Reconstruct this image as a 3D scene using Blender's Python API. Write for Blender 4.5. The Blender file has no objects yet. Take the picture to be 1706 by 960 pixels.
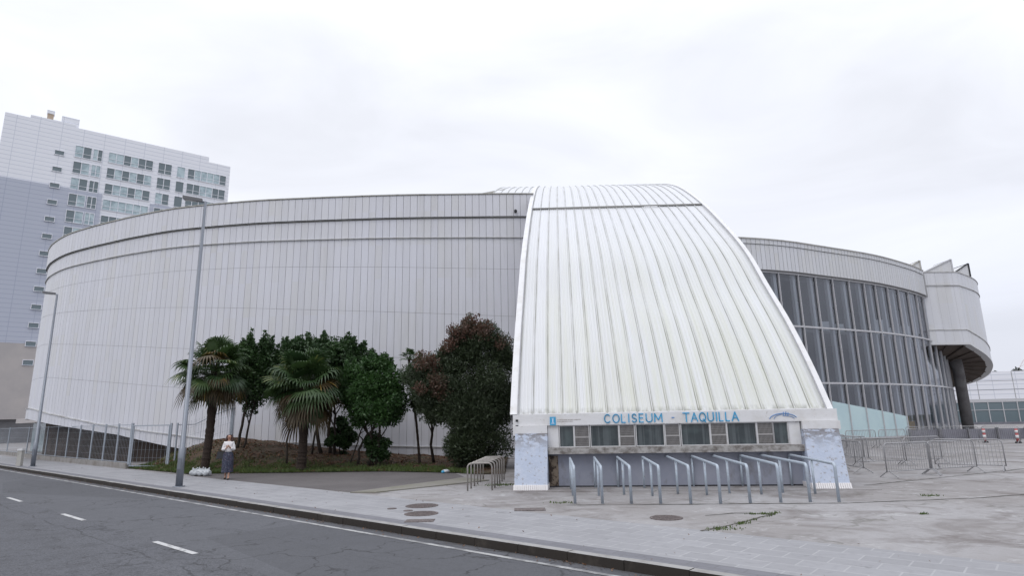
import bpy, math, random
import numpy as np
from mathutils import Vector, Matrix
random.seed(7); RNG = np.random.default_rng(7)
S = bpy.context.scene
COL = S.collection
R = math.radians

# ------------------------------------------------------------------ camera
cam_d = bpy.data.cameras.new('camera'); cam = bpy.data.objects.new('camera', cam_d); COL.objects.link(cam)
S.camera = cam
cam_d.sensor_width = 36.0; cam_d.lens = 1015.0/1706.0*36.0
cam_d.clip_start = 0.1; cam_d.clip_end = 3000
th = R(12.3); rho = R(-1.1)
R0 = Vector((1,0,0)); U0 = Vector((0,-math.sin(th),math.cos(th))); F0 = Vector((0,math.cos(th),math.sin(th)))
cr = R0*math.cos(rho)+U0*math.sin(rho); cu = U0*math.cos(rho)-R0*math.sin(rho)
cam.matrix_world = Matrix(((cr.x,cu.x,-F0.x,0),(cr.y,cu.y,-F0.y,0),(cr.z,cu.z,-F0.z,2.0),(0,0,0,1)))
S.render.resolution_x = 1024; S.render.resolution_y = 577

# ------------------------------------------------------------------ world, sun, exposure
SUN_EL, SUN_ROT = R(52), R(215)
W = bpy.data.worlds.new('World'); S.world = W; W.use_nodes = True
nt = W.node_tree; nt.nodes.clear()
def N(t, typ, **kw):
    n = t.nodes.new(typ)
    for k, v in kw.items(): setattr(n, k, v)
    return n
out = N(nt, 'ShaderNodeOutputWorld'); bg = N(nt, 'ShaderNodeBackground')
sky = N(nt, 'ShaderNodeTexSky', sky_type='NISHITA'); sky.sun_disc = False
sky.sun_elevation = SUN_EL; sky.sun_rotation = SUN_ROT; sky.dust_density = 3.0
geo = N(nt, 'ShaderNodeTexCoord'); sep = N(nt, 'ShaderNodeSeparateXYZ')
nt.links.new(geo.outputs['Generated'], sep.inputs[0])
# overcast luminance rising to the zenith
grad = N(nt, 'ShaderNodeValToRGB'); e = grad.color_ramp.elements
e[0].position = 0.0; e[0].color = (7.7,7.95,8.95,1)
e[1].position = 1.0; e[1].color = (19.0,19.5,20.9,1)
for p, c in ((0.16,(8.15,8.4,9.3,1)), (0.33,(9.0,9.2,9.95,1)), (0.55,(10.0,10.25,11.0,1))):
    x = e.new(p); x.color = c
nt.links.new(sep.outputs['Z'], grad.inputs[0])
# soft cloud texture: project the direction on a flat layer
mp = N(nt, 'ShaderNodeMapping'); mp.inputs['Scale'].default_value = (1.0,1.6,3.2); mp.inputs['Rotation'].default_value = (0.1,0.15,0.5)
nz = N(nt, 'ShaderNodeTexNoise'); nz.inputs['Scale'].default_value = 2.1; nz.inputs['Detail'].default_value = 6; nz.inputs['Roughness'].default_value = 0.5; nz.inputs['Distortion'].default_value = 0.5
nt.links.new(geo.outputs['Generated'], mp.inputs[0]); nt.links.new(mp.outputs[0], nz.inputs['Vector'])
cr_ = N(nt, 'ShaderNodeMapRange'); cr_.inputs['From Min'].default_value = 0.3; cr_.inputs['From Max'].default_value = 0.7
cr_.inputs['To Min'].default_value = 0.885; cr_.inputs['To Max'].default_value = 1.09
nt.links.new(nz.outputs['Fac'], cr_.inputs['Value'])
ml = N(nt, 'ShaderNodeMix', data_type='RGBA', blend_type='MULTIPLY'); ml.inputs['Factor'].default_value = 1
nt.links.new(grad.outputs['Color'], ml.inputs[6]); nt.links.new(cr_.outputs[0], ml.inputs[7])
mx = N(nt, 'ShaderNodeMix', data_type='RGBA'); mx.inputs['Factor'].default_value = 0.93
nt.links.new(sky.outputs[0], mx.inputs[6]); nt.links.new(ml.outputs[2], mx.inputs[7])
nt.links.new(mx.outputs[2], bg.inputs[0]); bg.inputs[1].default_value = 0.1
nt.links.new(bg.outputs[0], out.inputs[0])
sd = bpy.data.lights.new('sun', 'SUN'); so = bpy.data.objects.new('sun', sd); COL.objects.link(so)
sd.energy = 0.6; sd.angle = R(25); sd.color = (1.0,0.97,0.93)
so.rotation_euler = (R(90)-SUN_EL, 0, R(180)-SUN_ROT+R(0))
S.view_settings.view_transform = 'Standard'; S.view_settings.look = 'None'; S.view_settings.exposure = 0.12; S.view_settings.gamma = 1
S.view_settings.use_curve_mapping = False

# ------------------------------------------------------------------ materials
def mat(name, col, rough=0.6, metal=0.0, noise=None, spec=0.5):
    """noise: list of (scale, detail, (r,g,b), lo, hi, strength[, stretch]) layers mixed over the base colour"""
    m = bpy.data.materials.new(name); m.use_nodes = True; t = m.node_tree
    b = t.nodes['Principled BSDF']; b.inputs['Roughness'].default_value = rough; b.inputs['Metallic'].default_value = metal
    b.inputs['Specular IOR Level'].default_value = spec
    b.inputs['Base Color'].default_value = (*col, 1)
    if noise:
        tc = N(t, 'ShaderNodeNewGeometry'); cur = None
        for L in noise:
            sc, det, c2, lo, hi, st = L[:6]
            vec = tc.outputs['Position']
            if len(L) > 6:
                mpn = N(t, 'ShaderNodeMapping'); mpn.inputs['Scale'].default_value = L[6]; t.links.new(vec, mpn.inputs[0]); vec = mpn.outputs[0]
            n = N(t, 'ShaderNodeTexNoise'); n.inputs['Scale'].default_value = sc; n.inputs['Detail'].default_value = det; n.inputs['Roughness'].default_value = 0.65
            t.links.new(vec, n.inputs['Vector'])
            mr = N(t, 'ShaderNodeMapRange'); mr.inputs['From Min'].default_value = lo; mr.inputs['From Max'].default_value = hi
            mr.inputs['To Max'].default_value = st
            t.links.new(n.outputs['Fac'], mr.inputs['Value'])
            mi = N(t, 'ShaderNodeMix', data_type='RGBA'); t.links.new(mr.outputs[0], mi.inputs['Factor'])
            if cur is None: mi.inputs[6].default_value = (*col, 1)
            else: t.links.new(cur, mi.inputs[6])
            mi.inputs[7].default_value = (*c2, 1); cur = mi.outputs[2]
        t.links.new(cur, b.inputs['Base Color'])
        bp = N(t, 'ShaderNodeBump'); bp.inputs['Strength'].default_value = 0.25; bp.inputs['Distance'].default_value = 0.02
        t.links.new(n.outputs['Fac'], bp.inputs['Height']); t.links.new(bp.outputs[0], b.inputs['Normal'])
    return m
def base_socket(m): return m.node_tree.nodes['Principled BSDF'].inputs['Base Color']
def overlay(m, fac_socket, c2):
    """mix colour c2 over whatever feeds Base Color by fac"""
    t = m.node_tree; bs = base_socket(m)
    mi = N(t, 'ShaderNodeMix', data_type='RGBA')
    if bs.is_linked:
        src = bs.links[0].from_socket; t.links.new(src, mi.inputs[6])
    else: mi.inputs[6].default_value = bs.default_value
    mi.inputs[7].default_value = (*c2, 1); t.links.new(fac_socket, mi.inputs['Factor']); t.links.new(mi.outputs[2], bs)
def mth(t, op, a, b=None, c=None, clamp=False):
    n = N(t, 'ShaderNodeMath', operation=op); n.use_clamp = clamp
    for i, v in enumerate((a, b, c)):
        if v is None: continue
        if isinstance(v, (int, float)): n.inputs[i].default_value = v
        else: t.links.new(v, n.inputs[i])
    return n.outputs[0]
def nfac(t, vec, scale, detail, lo, hi, rough=0.6, dist=0.0):
    n = N(t, 'ShaderNodeTexNoise'); n.inputs['Scale'].default_value = scale; n.inputs['Detail'].default_value = detail
    n.inputs['Roughness'].default_value = rough; n.inputs['Distortion'].default_value = dist
    if vec is not None: t.links.new(vec, n.inputs['Vector'])
    r = N(t, 'ShaderNodeMapRange'); r.inputs['From Min'].default_value = lo; r.inputs['From Max'].default_value = hi
    t.links.new(n.outputs['Fac'], r.inputs['Value']); return r.outputs[0]
def mapping(t, vec, sc):
    n = N(t, 'ShaderNodeMapping'); n.inputs['Scale'].default_value = sc; t.links.new(vec, n.inputs[0]); return n.outputs[0]

def panel_mat(name, col, width, dirty=0.25, warm=(0.50,0.49,0.45)):
    """painted sheet panels: UV u = metres along the wall, v = height; tone differs per panel, streaks run down"""
    m = mat(name, col, 0.42); t = m.node_tree
    uv = N(t, 'ShaderNodeUVMap').outputs[0]; sp = N(t, 'ShaderNodeSeparateXYZ'); t.links.new(uv, sp.inputs[0])
    pid = mth(t, 'FLOOR', mth(t, 'DIVIDE', sp.outputs[0], width))
    wn = N(t, 'ShaderNodeTexWhiteNoise', noise_dimensions='1D'); t.links.new(pid, wn.inputs['W'])
    overlay(m, mth(t, 'MULTIPLY', wn.outputs['Value'], 0.24), tuple(c*0.72 for c in col))
    wb = N(t, 'ShaderNodeTexWhiteNoise', noise_dimensions='2D'); cb = N(t, 'ShaderNodeCombineXYZ'); t.links.new(pid, cb.inputs[0])
    t.links.new(mth(t, 'FLOOR', mth(t, 'DIVIDE', sp.outputs[1], 2.05)), cb.inputs[1]); t.links.new(cb.outputs[0], wb.inputs['Vector'])
    overlay(m, mth(t, 'MULTIPLY', mth(t, 'POWER', wb.outputs['Value'], 4.0), 0.30), (0.56,0.545,0.49))
    big = nfac(t, mapping(t, uv, (0.09,0.12,1)), 1.0, 3, 0.35, 0.75)
    overlay(m, mth(t, 'MULTIPLY', big, 0.30), warm)
    st = nfac(t, mapping(t, uv, (3.0,0.22,1)), 1.0, 5, 0.5, 0.85, 0.7)
    overlay(m, mth(t, 'MULTIPLY', st, dirty), (0.27,0.26,0.22))
    return m

M = {}
M['drum'] = panel_mat('drum_panels', (0.635,0.64,0.70), 0.41, 0.26, (0.55,0.54,0.51))
M['drum_gap'] = mat('drum_gap', (0.30,0.30,0.305), 0.8)
M['wing'] = panel_mat('wing_panels', (0.60,0.61,0.645), 0.40, 0.35)
M['pod'] = panel_mat('pod_panels', (0.62,0.63,0.675), 0.8, 0.2)
M['coping'] = mat('coping', (0.42,0.41,0.38), 0.6, noise=[(2.5,6,(0.16,0.15,0.12),0.5,0.75,0.8)])
M['ledge'] = mat('ledge', (0.47,0.47,0.47), 0.6, noise=[(1.5,6,(0.2,0.18,0.15),0.45,0.7,0.7)])
M['band_grey'] = mat('band_grey', (0.37,0.365,0.35), 0.6)
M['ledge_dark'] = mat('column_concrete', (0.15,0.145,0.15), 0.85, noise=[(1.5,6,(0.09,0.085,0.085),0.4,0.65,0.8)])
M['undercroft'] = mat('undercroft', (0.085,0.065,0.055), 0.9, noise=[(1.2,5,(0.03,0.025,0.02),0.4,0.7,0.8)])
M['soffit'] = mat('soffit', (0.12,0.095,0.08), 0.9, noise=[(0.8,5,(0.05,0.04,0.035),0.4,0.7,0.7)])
M['white'] = mat('white_paint', (0.66,0.66,0.67), 0.5, noise=[(2,6,(0.48,0.46,0.42),0.48,0.74,0.55),(9,6,(0.30,0.27,0.22),0.62,0.74,0.6)])
M['white_clean'] = mat('white_frame', (0.52,0.52,0.53), 0.4, noise=[(9,4,(0.4,0.38,0.34),0.5,0.8,0.5)])
M['grey_metal'] = mat('galvanised', (0.36,0.40,0.45), 0.38, 0.35, noise=[(14,5,(0.25,0.27,0.30),0.4,0.7,0.6)])
M['rail'] = mat('rail_paint', (0.40,0.46,0.53), 0.42, 0.15, noise=[(12,5,(0.30,0.33,0.36),0.4,0.7,0.7),(3,6,(0.2,0.13,0.08),0.66,0.74,0.6)])
M['rack'] = mat('rack_steel', (0.34,0.32,0.30), 0.35, 0.5, noise=[(18,5,(0.22,0.2,0.18),0.4,0.7,0.7)])
M['mullion'] = mat('mullion', (0.48,0.48,0.50), 0.4, 0.1, noise=[(4,4,(0.42,0.42,0.43),0.4,0.7,0.6)])
M['dark'] = mat('dark', (0.02,0.022,0.025), 0.7)
M['dark_in'] = mat('dark_interior', (0.05,0.052,0.062), 0.8, noise=[(0.5,3,(0.02,0.02,0.024),0.4,0.6,1)])
M['floor_in'] = mat('interior_slab', (0.16,0.16,0.17), 0.7)
M['col_in'] = mat('interior_column', (0.72,0.73,0.78), 0.6)
M['aqua'] = mat('aqua_panel', (0.50,0.64,0.66), 0.5, noise=[(0.6,3,(0.44,0.58,0.62),0.4,0.6,0.7)])
M['yellow'] = mat('yellow', (0.45,0.28,0.05), 0.6)
M['blue'] = mat('sign_blue', (0.035,0.32,0.58), 0.45, noise=[(6,4,(0.09,0.38,0.58),0.4,0.7,0.6)])
M['blue_arc'] = mat('logo_arc', (0.12,0.25,0.5), 0.5)
M['lamp_metal'] = mat('lamp_metal', (0.19,0.205,0.235), 0.4, 0.4, noise=[(2.5,6,(0.20,0.22,0.26),0.4,0.7,0.7)])
M['lamp_head'] = mat('lamp_head', (0.13,0.13,0.14), 0.5)
M['lens'] = mat('lamp_lens', (0.4,0.4,0.4), 0.2)
M['trunk'] = mat('bark', (0.028,0.021,0.017), 0.9, noise=[(14,6,(0.06,0.047,0.035),0.45,0.7,0.7,(1,1,0.3))])
M['palm_trunk'] = mat('palm_fibre', (0.022,0.014,0.011), 0.95, noise=[(22,6,(0.06,0.042,0.03),0.45,0.65,0.8,(1,1,2.0))])
M['steel_dark'] = mat('weathered_steel', (0.25,0.25,0.27), 0.4, 0.5, noise=[(9,4,(0.15,0.14,0.13),0.45,0.7,0.7)])
M['iron'] = mat('cast_iron', (0.15,0.125,0.12), 0.7, 0.2, noise=[(30,4,(0.05,0.04,0.04),0.45,0.6,0.8)])
M['bag'] = mat('bag_plastic', (0.40,0.42,0.44), 0.3, noise=[(14,4,(0.42,0.45,0.48),0.45,0.65,0.7)])
M['hoarding'] = mat('hoarding', (0.17,0.17,0.20), 0.6, noise=[(1.5,4,(0.11,0.11,0.13),0.4,0.7,0.8)])
M['red'] = mat('red_plastic', (0.42,0.10,0.10), 0.6)
M['barrier'] = mat('barrier_zinc', (0.33,0.33,0.345), 0.45, 0.3, noise=[(9,4,(0.22,0.21,0.20),0.45,0.7,0.7)])

def glass_mat(name, tint, refl, rough=0.02):
    m = bpy.data.materials.new(name); m.use_nodes = True; t = m.node_tree; t.nodes.clear()
    o = N(t, 'ShaderNodeOutputMaterial'); tr = N(t, 'ShaderNodeBsdfTransparent'); tr.inputs[0].default_value = (*tint, 1)
    gl = N(t, 'ShaderNodeBsdfGlossy'); gl.inputs['Roughness'].default_value = rough; gl.inputs['Color'].default_value = (0.85,0.88,0.95,1)
    g = N(t, 'ShaderNodeNewGeometry')
    n = N(t, 'ShaderNodeTexNoise'); n.inputs['Scale'].default_value = 0.35; t.links.new(g.outputs['Position'], n.inputs['Vector'])
    bp = N(t, 'ShaderNodeBump'); bp.inputs['Strength'].default_value = 0.05; bp.inputs['Distance'].default_value = 0.1
    t.links.new(n.outputs['Fac'], bp.inputs['Height']); t.links.new(bp.outputs[0], gl.inputs['Normal'])
    lw = N(t, 'ShaderNodeLayerWeight'); lw.inputs['Blend'].default_value = 0.25
    f = mth(t, 'MULTIPLY_ADD', lw.outputs['Fresnel'], 0.9, refl, clamp=True)
    mi = N(t, 'ShaderNodeMixShader'); t.links.new(f, mi.inputs[0]); t.links.new(tr.outputs[0], mi.inputs[1]); t.links.new(gl.outputs[0], mi.inputs[2])
    t.links.new(mi.outputs[0], o.inputs[0]); return m
M['glass'] = glass_mat('curtain_glass', (0.76,0.80,0.82), 0.10)
M['win_glass'] = mat('window_glass', (0.10,0.14,0.16), 0.08, 0.0, spec=0.9)
M['win_glass2'] = mat('window_glass_curtained', (0.42,0.52,0.56), 0.15, spec=0.8, noise=[(0.8,2,(0.22,0.3,0.34),0.4,0.6,0.8)])
M['booth_glass'] = mat('booth_glass', (0.045,0.055,0.062), 0.10, spec=0.7, noise=[(9,2,(0.11,0.125,0.135),0.45,0.6,0.7,(1,1,0.02)),(1.3,3,(0.10,0.13,0.135),0.45,0.7,0.7)])

# sail roofing: UV u = metres across, v = metres up the slope
def sail_mat():
    m = mat('sail_sheet', (0.60,0.61,0.635), 0.42); t = m.node_tree
    uv = N(t, 'ShaderNodeUVMap').outputs[0]; sp = N(t, 'ShaderNodeSeparateXYZ'); t.links.new(uv, sp.inputs[0])
    low = N(t, 'ShaderNodeMapRange'); low.inputs['From Min'].default_value = 13.5; low.inputs['From Max'].default_value = 0.0
    t.links.new(sp.outputs[1], low.inputs['Value'])
    # algae: streaks down the sheet, thicker at the foot where the water drains; first two panels (newer sheets) are clean
    new = mth(t, 'GREATER_THAN', sp.outputs[0], 0.92)
    st = nfac(t, mapping(t, uv, (5.0,0.16,1)), 1.0, 6, 0.35, 0.72, 0.65)
    f = mth(t, 'MULTIPLY', mth(t, 'MULTIPLY', st, low.outputs[0]), 0.60); f = mth(t, 'MULTIPLY', f, mth(t, 'MULTIPLY_ADD', new, 0.8, 0.2))
    overlay(m, f, (0.50,0.51,0.35))
    big = nfac(t, mapping(t, uv, (0.5,0.2,1)), 1.0, 4, 0.4, 0.7)
    overlay(m, mth(t, 'MULTIPLY', mth(t, 'MULTIPLY', big, low.outputs[0]), 0.28), (0.54,0.53,0.44))
    # dark dirt in the troughs by the standing seams
    fr = mth(t, 'FRACT', mth(t, 'DIVIDE', sp.outputs[0], 0.4725))
    tr = mth(t, 'MAXIMUM', mth(t, 'LESS_THAN', fr, 0.04), mth(t, 'MULTIPLY', mth(t, 'LESS_THAN', mth(t, 'ABSOLUTE', mth(t, 'SUBTRACT', fr, 0.135)), 0.04), 1.0))
    d2 = nfac(t, mapping(t, uv, (2.0,0.5,1)), 1.0, 6, 0.3, 0.66)
    overlay(m, mth(t, 'MULTIPLY', mth(t, 'MULTIPLY', tr, d2), 0.85), (0.215,0.215,0.165))
    fl = mth(t, 'LESS_THAN', mth(t, 'FRACT', mth(t, 'ADD', mth(t, 'DIVIDE', sp.outputs[0], 0.4725/4.16), 0.04)), 0.16)
    overlay(m, mth(t, 'MULTIPLY', mth(t, 'MULTIPLY', fl, nfac(t, mapping(t, uv, (4.0,0.25,1)), 1.0, 5, 0.35, 0.6)), 0.30), (0.38,0.38,0.32))
    # black algae at the very foot
    ft = N(t, 'ShaderNodeMapRange'); ft.inputs['From Min'].default_value = 0.32; ft.inputs['From Max'].default_value = 0.0
    t.links.new(sp.outputs[1], ft.inputs['Value'])
    d3 = nfac(t, mapping(t, uv, (7,3,1)), 1.0, 5, 0.38, 0.6)
    overlay(m, mth(t, 'MULTIPLY', mth(t, 'MULTIPLY', ft.outputs[0], d3), 0.85), (0.10,0.10,0.07))
    wn = N(t, 'ShaderNodeTexWhiteNoise', noise_dimensions='1D'); t.links.new(mth(t, 'FLOOR', mth(t, 'DIVIDE', sp.outputs[0], 0.4725)), wn.inputs['W'])
    overlay(m, mth(t, 'MULTIPLY', wn.outputs['Value'], 0.14), (0.44,0.44,0.42))
    sp2 = nfac(t, mapping(t, uv, (2,1,1)), 3.0, 4, 0.70, 0.76)
    overlay(m, mth(t, 'MULTIPLY', sp2, 0.45), (0.3,0.29,0.24))
    return m
M['sail'] = sail_mat()

def pier_mat():
    m = mat('flaking_blue_paint', (0.40,0.45,0.55), 0.7); t = m.node_tree
    g = N(t, 'ShaderNodeNewGeometry').outputs['Position']
    overlay(m, mth(t,'MULTIPLY',nfac(t, g, 4, 6, 0.45, 0.62),0.8), (0.45,0.49,0.575))
    overlay(m, mth(t,'MULTIPLY',nfac(t, g, 11, 7, 0.585, 0.64),0.7), (0.24,0.22,0.21))
    sp = N(t, 'ShaderNodeSeparateXYZ'); t.links.new(g, sp.inputs[0])
    top = N(t, 'ShaderNodeMapRange'); top.inputs['From Min'].default_value = 1.05; top.inputs['From Max'].default_value = 1.7
    t.links.new(sp.outputs[2], top.inputs['Value'])
    fl = nfac(t, mapping(t, g, (1,1,2.2)), 4.5, 7, 0.44, 0.52)
    overlay(m, mth(t, 'MULTIPLY', top.outputs[0], fl, clamp=True), (0.13,0.115,0.11))
    b = t.nodes['Principled BSDF']; n = N(t, 'ShaderNodeTexNoise'); n.inputs['Scale'].default_value = 12; n.inputs['Detail'].default_value = 6
    t.links.new(g, n.inputs['Vector']); bp = N(t, 'ShaderNodeBump'); bp.inputs['Strength'].default_value = 0.5; bp.inputs['Distance'].default_value = 0.02
    t.links.new(n.outputs['Fac'], bp.inputs['Height']); t.links.new(bp.outputs[0], b.inputs['Normal'])
    return m
M['pier'] = pier_mat()
M['grille'] = mat('grille_steel', (0.34,0.33,0.325), 0.5)
M['booth_wall'] = mat('booth_wall', (0.23,0.245,0.30), 0.8, noise=[(0.9,4,(0.30,0.31,0.36),0.4,0.6,0.6),(2.2,6,(0.12,0.11,0.11),0.55,0.72,0.7,(1,1,0.5))])
M['sill'] = mat('dirty_sill', (0.36,0.35,0.34), 0.8, noise=[(4,7,(0.10,0.085,0.075),0.40,0.62,0.9,(1,1,1.6))])
M['plinth_white'] = mat('plinth_white', (0.72,0.70,0.70), 0.6)
M['tower_white'] = mat('tower_white', (0.74,0.75,0.80), 0.5)
M['tower_grey'] = mat('tower_grey', (0.42,0.445,0.525), 0.5)
M['tower_beige'] = mat('tower_beige', (0.42,0.39,0.38), 0.7, noise=[(0.2,4,(0.36,0.34,0.34),0.4,0.6,0.8)])
for k, c in (('tower_white',(0.45,0.48,0.56)), ('tower_grey',(0.27,0.30,0.40))):
    m = M[k]; t = m.node_tree; uv = N(t, 'ShaderNodeUVMap').outputs[0]; sp = N(t, 'ShaderNodeSeparateXYZ'); t.links.new(uv, sp.inputs[0])
    fr = mth(t, 'FRACT', mth(t, 'DIVIDE', sp.outputs[1], 0.77)); f1 = mth(t, 'LESS_THAN', fr, 0.12)
    fr2 = mth(t, 'FRACT', mth(t, 'DIVIDE', sp.outputs[0], 3.2)); f2 = mth(t, 'LESS_THAN', fr2, 0.025)
    overlay(m, mth(t, 'MULTIPLY', mth(t, 'MAXIMUM', f1, f2), 0.7), c)

# ground materials
def asphalt():
    m = mat('asphalt', (0.068,0.071,0.083), 0.85); t = m.node_tree; g = N(t, 'ShaderNodeNewGeometry').outputs['Position']
    overlay(m, mth(t, 'MULTIPLY', nfac(t, g, 0.25, 5, 0.4, 0.65), 0.55), (0.090,0.093,0.105))
    # wheel-worn bands run along the road
    rot = N(t, 'ShaderNodeMapping'); rot.inputs['Rotation'].default_value = (0,0,R(41)); rot.inputs['Scale'].default_value = (1,1,1); t.links.new(g, rot.inputs[0])
    band = nfac(t, mapping(t, rot.outputs[0], (0.03,0.75,1)), 1.0, 3, 0.42, 0.62)
    overlay(m, mth(t, 'MULTIPLY', band, 0.45), (0.05,0.051,0.058))
    overlay(m, mth(t, 'MULTIPLY', nfac(t, g, 38, 3, 0.48, 0.66), 0.75), (0.15,0.15,0.16))
    overlay(m, mth(t, 'MULTIPLY', nfac(t, g, 3.0, 6, 0.5, 0.62), 0.4), (0.045,0.046,0.052))
    overlay(m, mth(t, 'MULTIPLY', nfac(t, g, 17, 3, 0.52, 0.68), 0.7), (0.028,0.028,0.032))
    rs = N(t, 'ShaderNodeSeparateXYZ'); rv = N(t, 'ShaderNodeVectorMath', operation='DOT_PRODUCT'); rv.inputs[1].default_value = (0.656,0.7548,0); t.links.new(g, rv.inputs[0])
    wob = nfac(t, g, 0.9, 4, 0.3, 0.7); mm = mth(t, 'MULTIPLY_ADD', wob, 0.16, rv.outputs['Value'])
    for pos_, w_, st_ in ((4.28,0.02,0.6),(6.45,0.016,0.5),(2.2,0.02,0.5)):
        ln_ = mth(t, 'LESS_THAN', mth(t, 'ABSOLUTE', mth(t, 'SUBTRACT', mm, pos_)), w_)
        overlay(m, mth(t, 'MULTIPLY', mth(t, 'MULTIPLY', ln_, nfac(t, g, 1.1, 4, 0.40, 0.55)), st_), (0.024,0.024,0.027))
    gut = N(t, 'ShaderNodeMapRange'); gut.inputs['From Min'].default_value = 7.82; gut.inputs['From Max'].default_value = 8.08; t.links.new(rv.outputs['Value'], gut.inputs['Value'])
    overlay(m, mth(t, 'MULTIPLY', gut.outputs[0], nfac(t, g, 3, 5, 0.3, 0.6), clamp=True), (0.05,0.043,0.037))
    old = mth(t, 'GREATER_THAN', mm, 4.9)
    overlay(m, mth(t, 'MULTIPLY', old, 0.45), (0.096,0.099,0.110))
    vp = N(t, 'ShaderNodeTexVoronoi', feature='F1'); vp.inputs['Scale'].default_value = 0.23; t.links.new(mapping(t, rot.outputs[0], (0.5,1.4,1)), vp.inputs['Vector'])
    vs = N(t, 'ShaderNodeSeparateXYZ'); t.links.new(vp.outputs['Color'], vs.inputs[0])
    overlay(m, mth(t, 'MULTIPLY', mth(t, 'GREATER_THAN', vs.outputs[0], 0.78), 0.35), (0.048,0.049,0.055))
    # cracks
    vo = N(t, 'ShaderNodeTexVoronoi', feature='DISTANCE_TO_EDGE'); vo.inputs['Scale'].default_value = 0.8
    nn = N(t, 'ShaderNodeTexNoise'); nn.inputs['Scale'].default_value = 1.4; nn.inputs['Detail'].default_value = 5; t.links.new(g, nn.inputs['Vector'])
    ad = N(t, 'ShaderNodeMix', data_type='RGBA', blend_type='LINEAR_LIGHT'); ad.inputs['Factor'].default_value = 0.6
    t.links.new(g, ad.inputs[6]); t.links.new(nn.outputs['Color'], ad.inputs[7]); t.links.new(ad.outputs[2], vo.inputs['Vector'])
    ck = N(t, 'ShaderNodeMapRange'); ck.inputs['From Min'].default_value = 0.022; ck.inputs['From Max'].default_value = 0.004
    t.links.new(vo.outputs['Distance'], ck.inputs['Value'])
    msk = nfac(t, g, 0.35, 4, 0.44, 0.54)
    overlay(m, mth(t, 'MULTIPLY', mth(t, 'MULTIPLY', ck.outputs[0], msk), 0.8), (0.018,0.018,0.02))
    b = t.nodes['Principled BSDF']; n = N(t, 'ShaderNodeTexNoise'); n.inputs['Scale'].default_value = 90; t.links.new(g, n.inputs['Vector'])
    bp = N(t, 'ShaderNodeBump'); bp.inputs['Strength'].default_value = 0.4; bp.inputs['Distance'].default_value = 0.01
    t.links.new(n.outputs['Fac'], bp.inputs['Height']); t.links.new(bp.outputs[0], b.inputs['Normal'])
    return m
M['asphalt'] = asphalt()
def plaza():
    m = mat('plaza_concrete', (0.235,0.222,0.22), 0.85); t = m.node_tree; g = N(t, 'ShaderNodeNewGeometry').outputs['Position']
    overlay(m, mth(t, 'MULTIPLY', nfac(t, g, 0.22, 6, 0.42, 0.62, 0.6, 0.6), 0.9), (0.305,0.298,0.305))
    overlay(m, mth(t, 'MULTIPLY', nfac(t, g, 0.45, 7, 0.50, 0.66, 0.65, 1.0), 0.9), (0.125,0.108,0.102))
    overlay(m, mth(t, 'MULTIPLY', nfac(t, g, 1.3, 6, 0.56, 0.66, 0.7, 1.5), 0.5), (0.42,0.42,0.425))
    overlay(m, mth(t, 'MULTIPLY', nfac(t, mapping(t, g, (0.6,0.9,1)), 1.0, 7, 0.52, 0.66, 0.7, 0.8), 0.5), (0.13,0.115,0.108))
    overlay(m, mth(t, 'MULTIPLY', nfac(t, g, 6, 6, 0.5, 0.7, 0.7), 0.45), (0.19,0.18,0.17))
    overlay(m, mth(t, 'MULTIPLY', nfac(t, g, 40, 3, 0.5, 0.7, 0.7), 0.35), (0.2,0.2,0.2))
    vo = N(t, 'ShaderNodeTexVoronoi', feature='DISTANCE_TO_EDGE'); vo.inputs['Scale'].default_value = 0.22
    nn = N(t, 'ShaderNodeTexNoise'); nn.inputs['Scale'].default_value = 0.8; nn.inputs['Detail'].default_value = 6; t.links.new(g, nn.inputs['Vector'])
    ad = N(t, 'ShaderNodeMix', data_type='RGBA', blend_type='LINEAR_LIGHT'); ad.inputs['Factor'].default_value = 0.8
    t.links.new(g, ad.inputs[6]); t.links.new(nn.outputs['Color'], ad.inputs[7]); t.links.new(ad.outputs[2], vo.inputs['Vector'])
    ck = N(t, 'ShaderNodeMapRange'); ck.inputs['From Min'].default_value = 0.009; ck.inputs['From Max'].default_value = 0.002
    t.links.new(vo.outputs['Distance'], ck.inputs['Value'])
    overlay(m, mth(t, 'MULTIPLY', mth(t, 'MULTIPLY', ck.outputs[0], nfac(t, g, 0.6, 4, 0.42, 0.6)), 0.6), (0.09,0.085,0.07))
    b = t.nodes['Principled BSDF']; n = N(t, 'ShaderNodeTexNoise'); n.inputs['Scale'].default_value = 8; n.inputs['Detail'].default_value = 8; t.links.new(g, n.inputs['Vector'])
    bp = N(t, 'ShaderNodeBump'); bp.inputs['Strength'].default_value = 0.5; bp.inputs['Distance'].default_value = 0.02
    t.links.new(n.outputs['Fac'], bp.inputs['Height']); t.links.new(bp.outputs[0], b.inputs['Normal'])
    return m
M['plaza'] = plaza()
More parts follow.
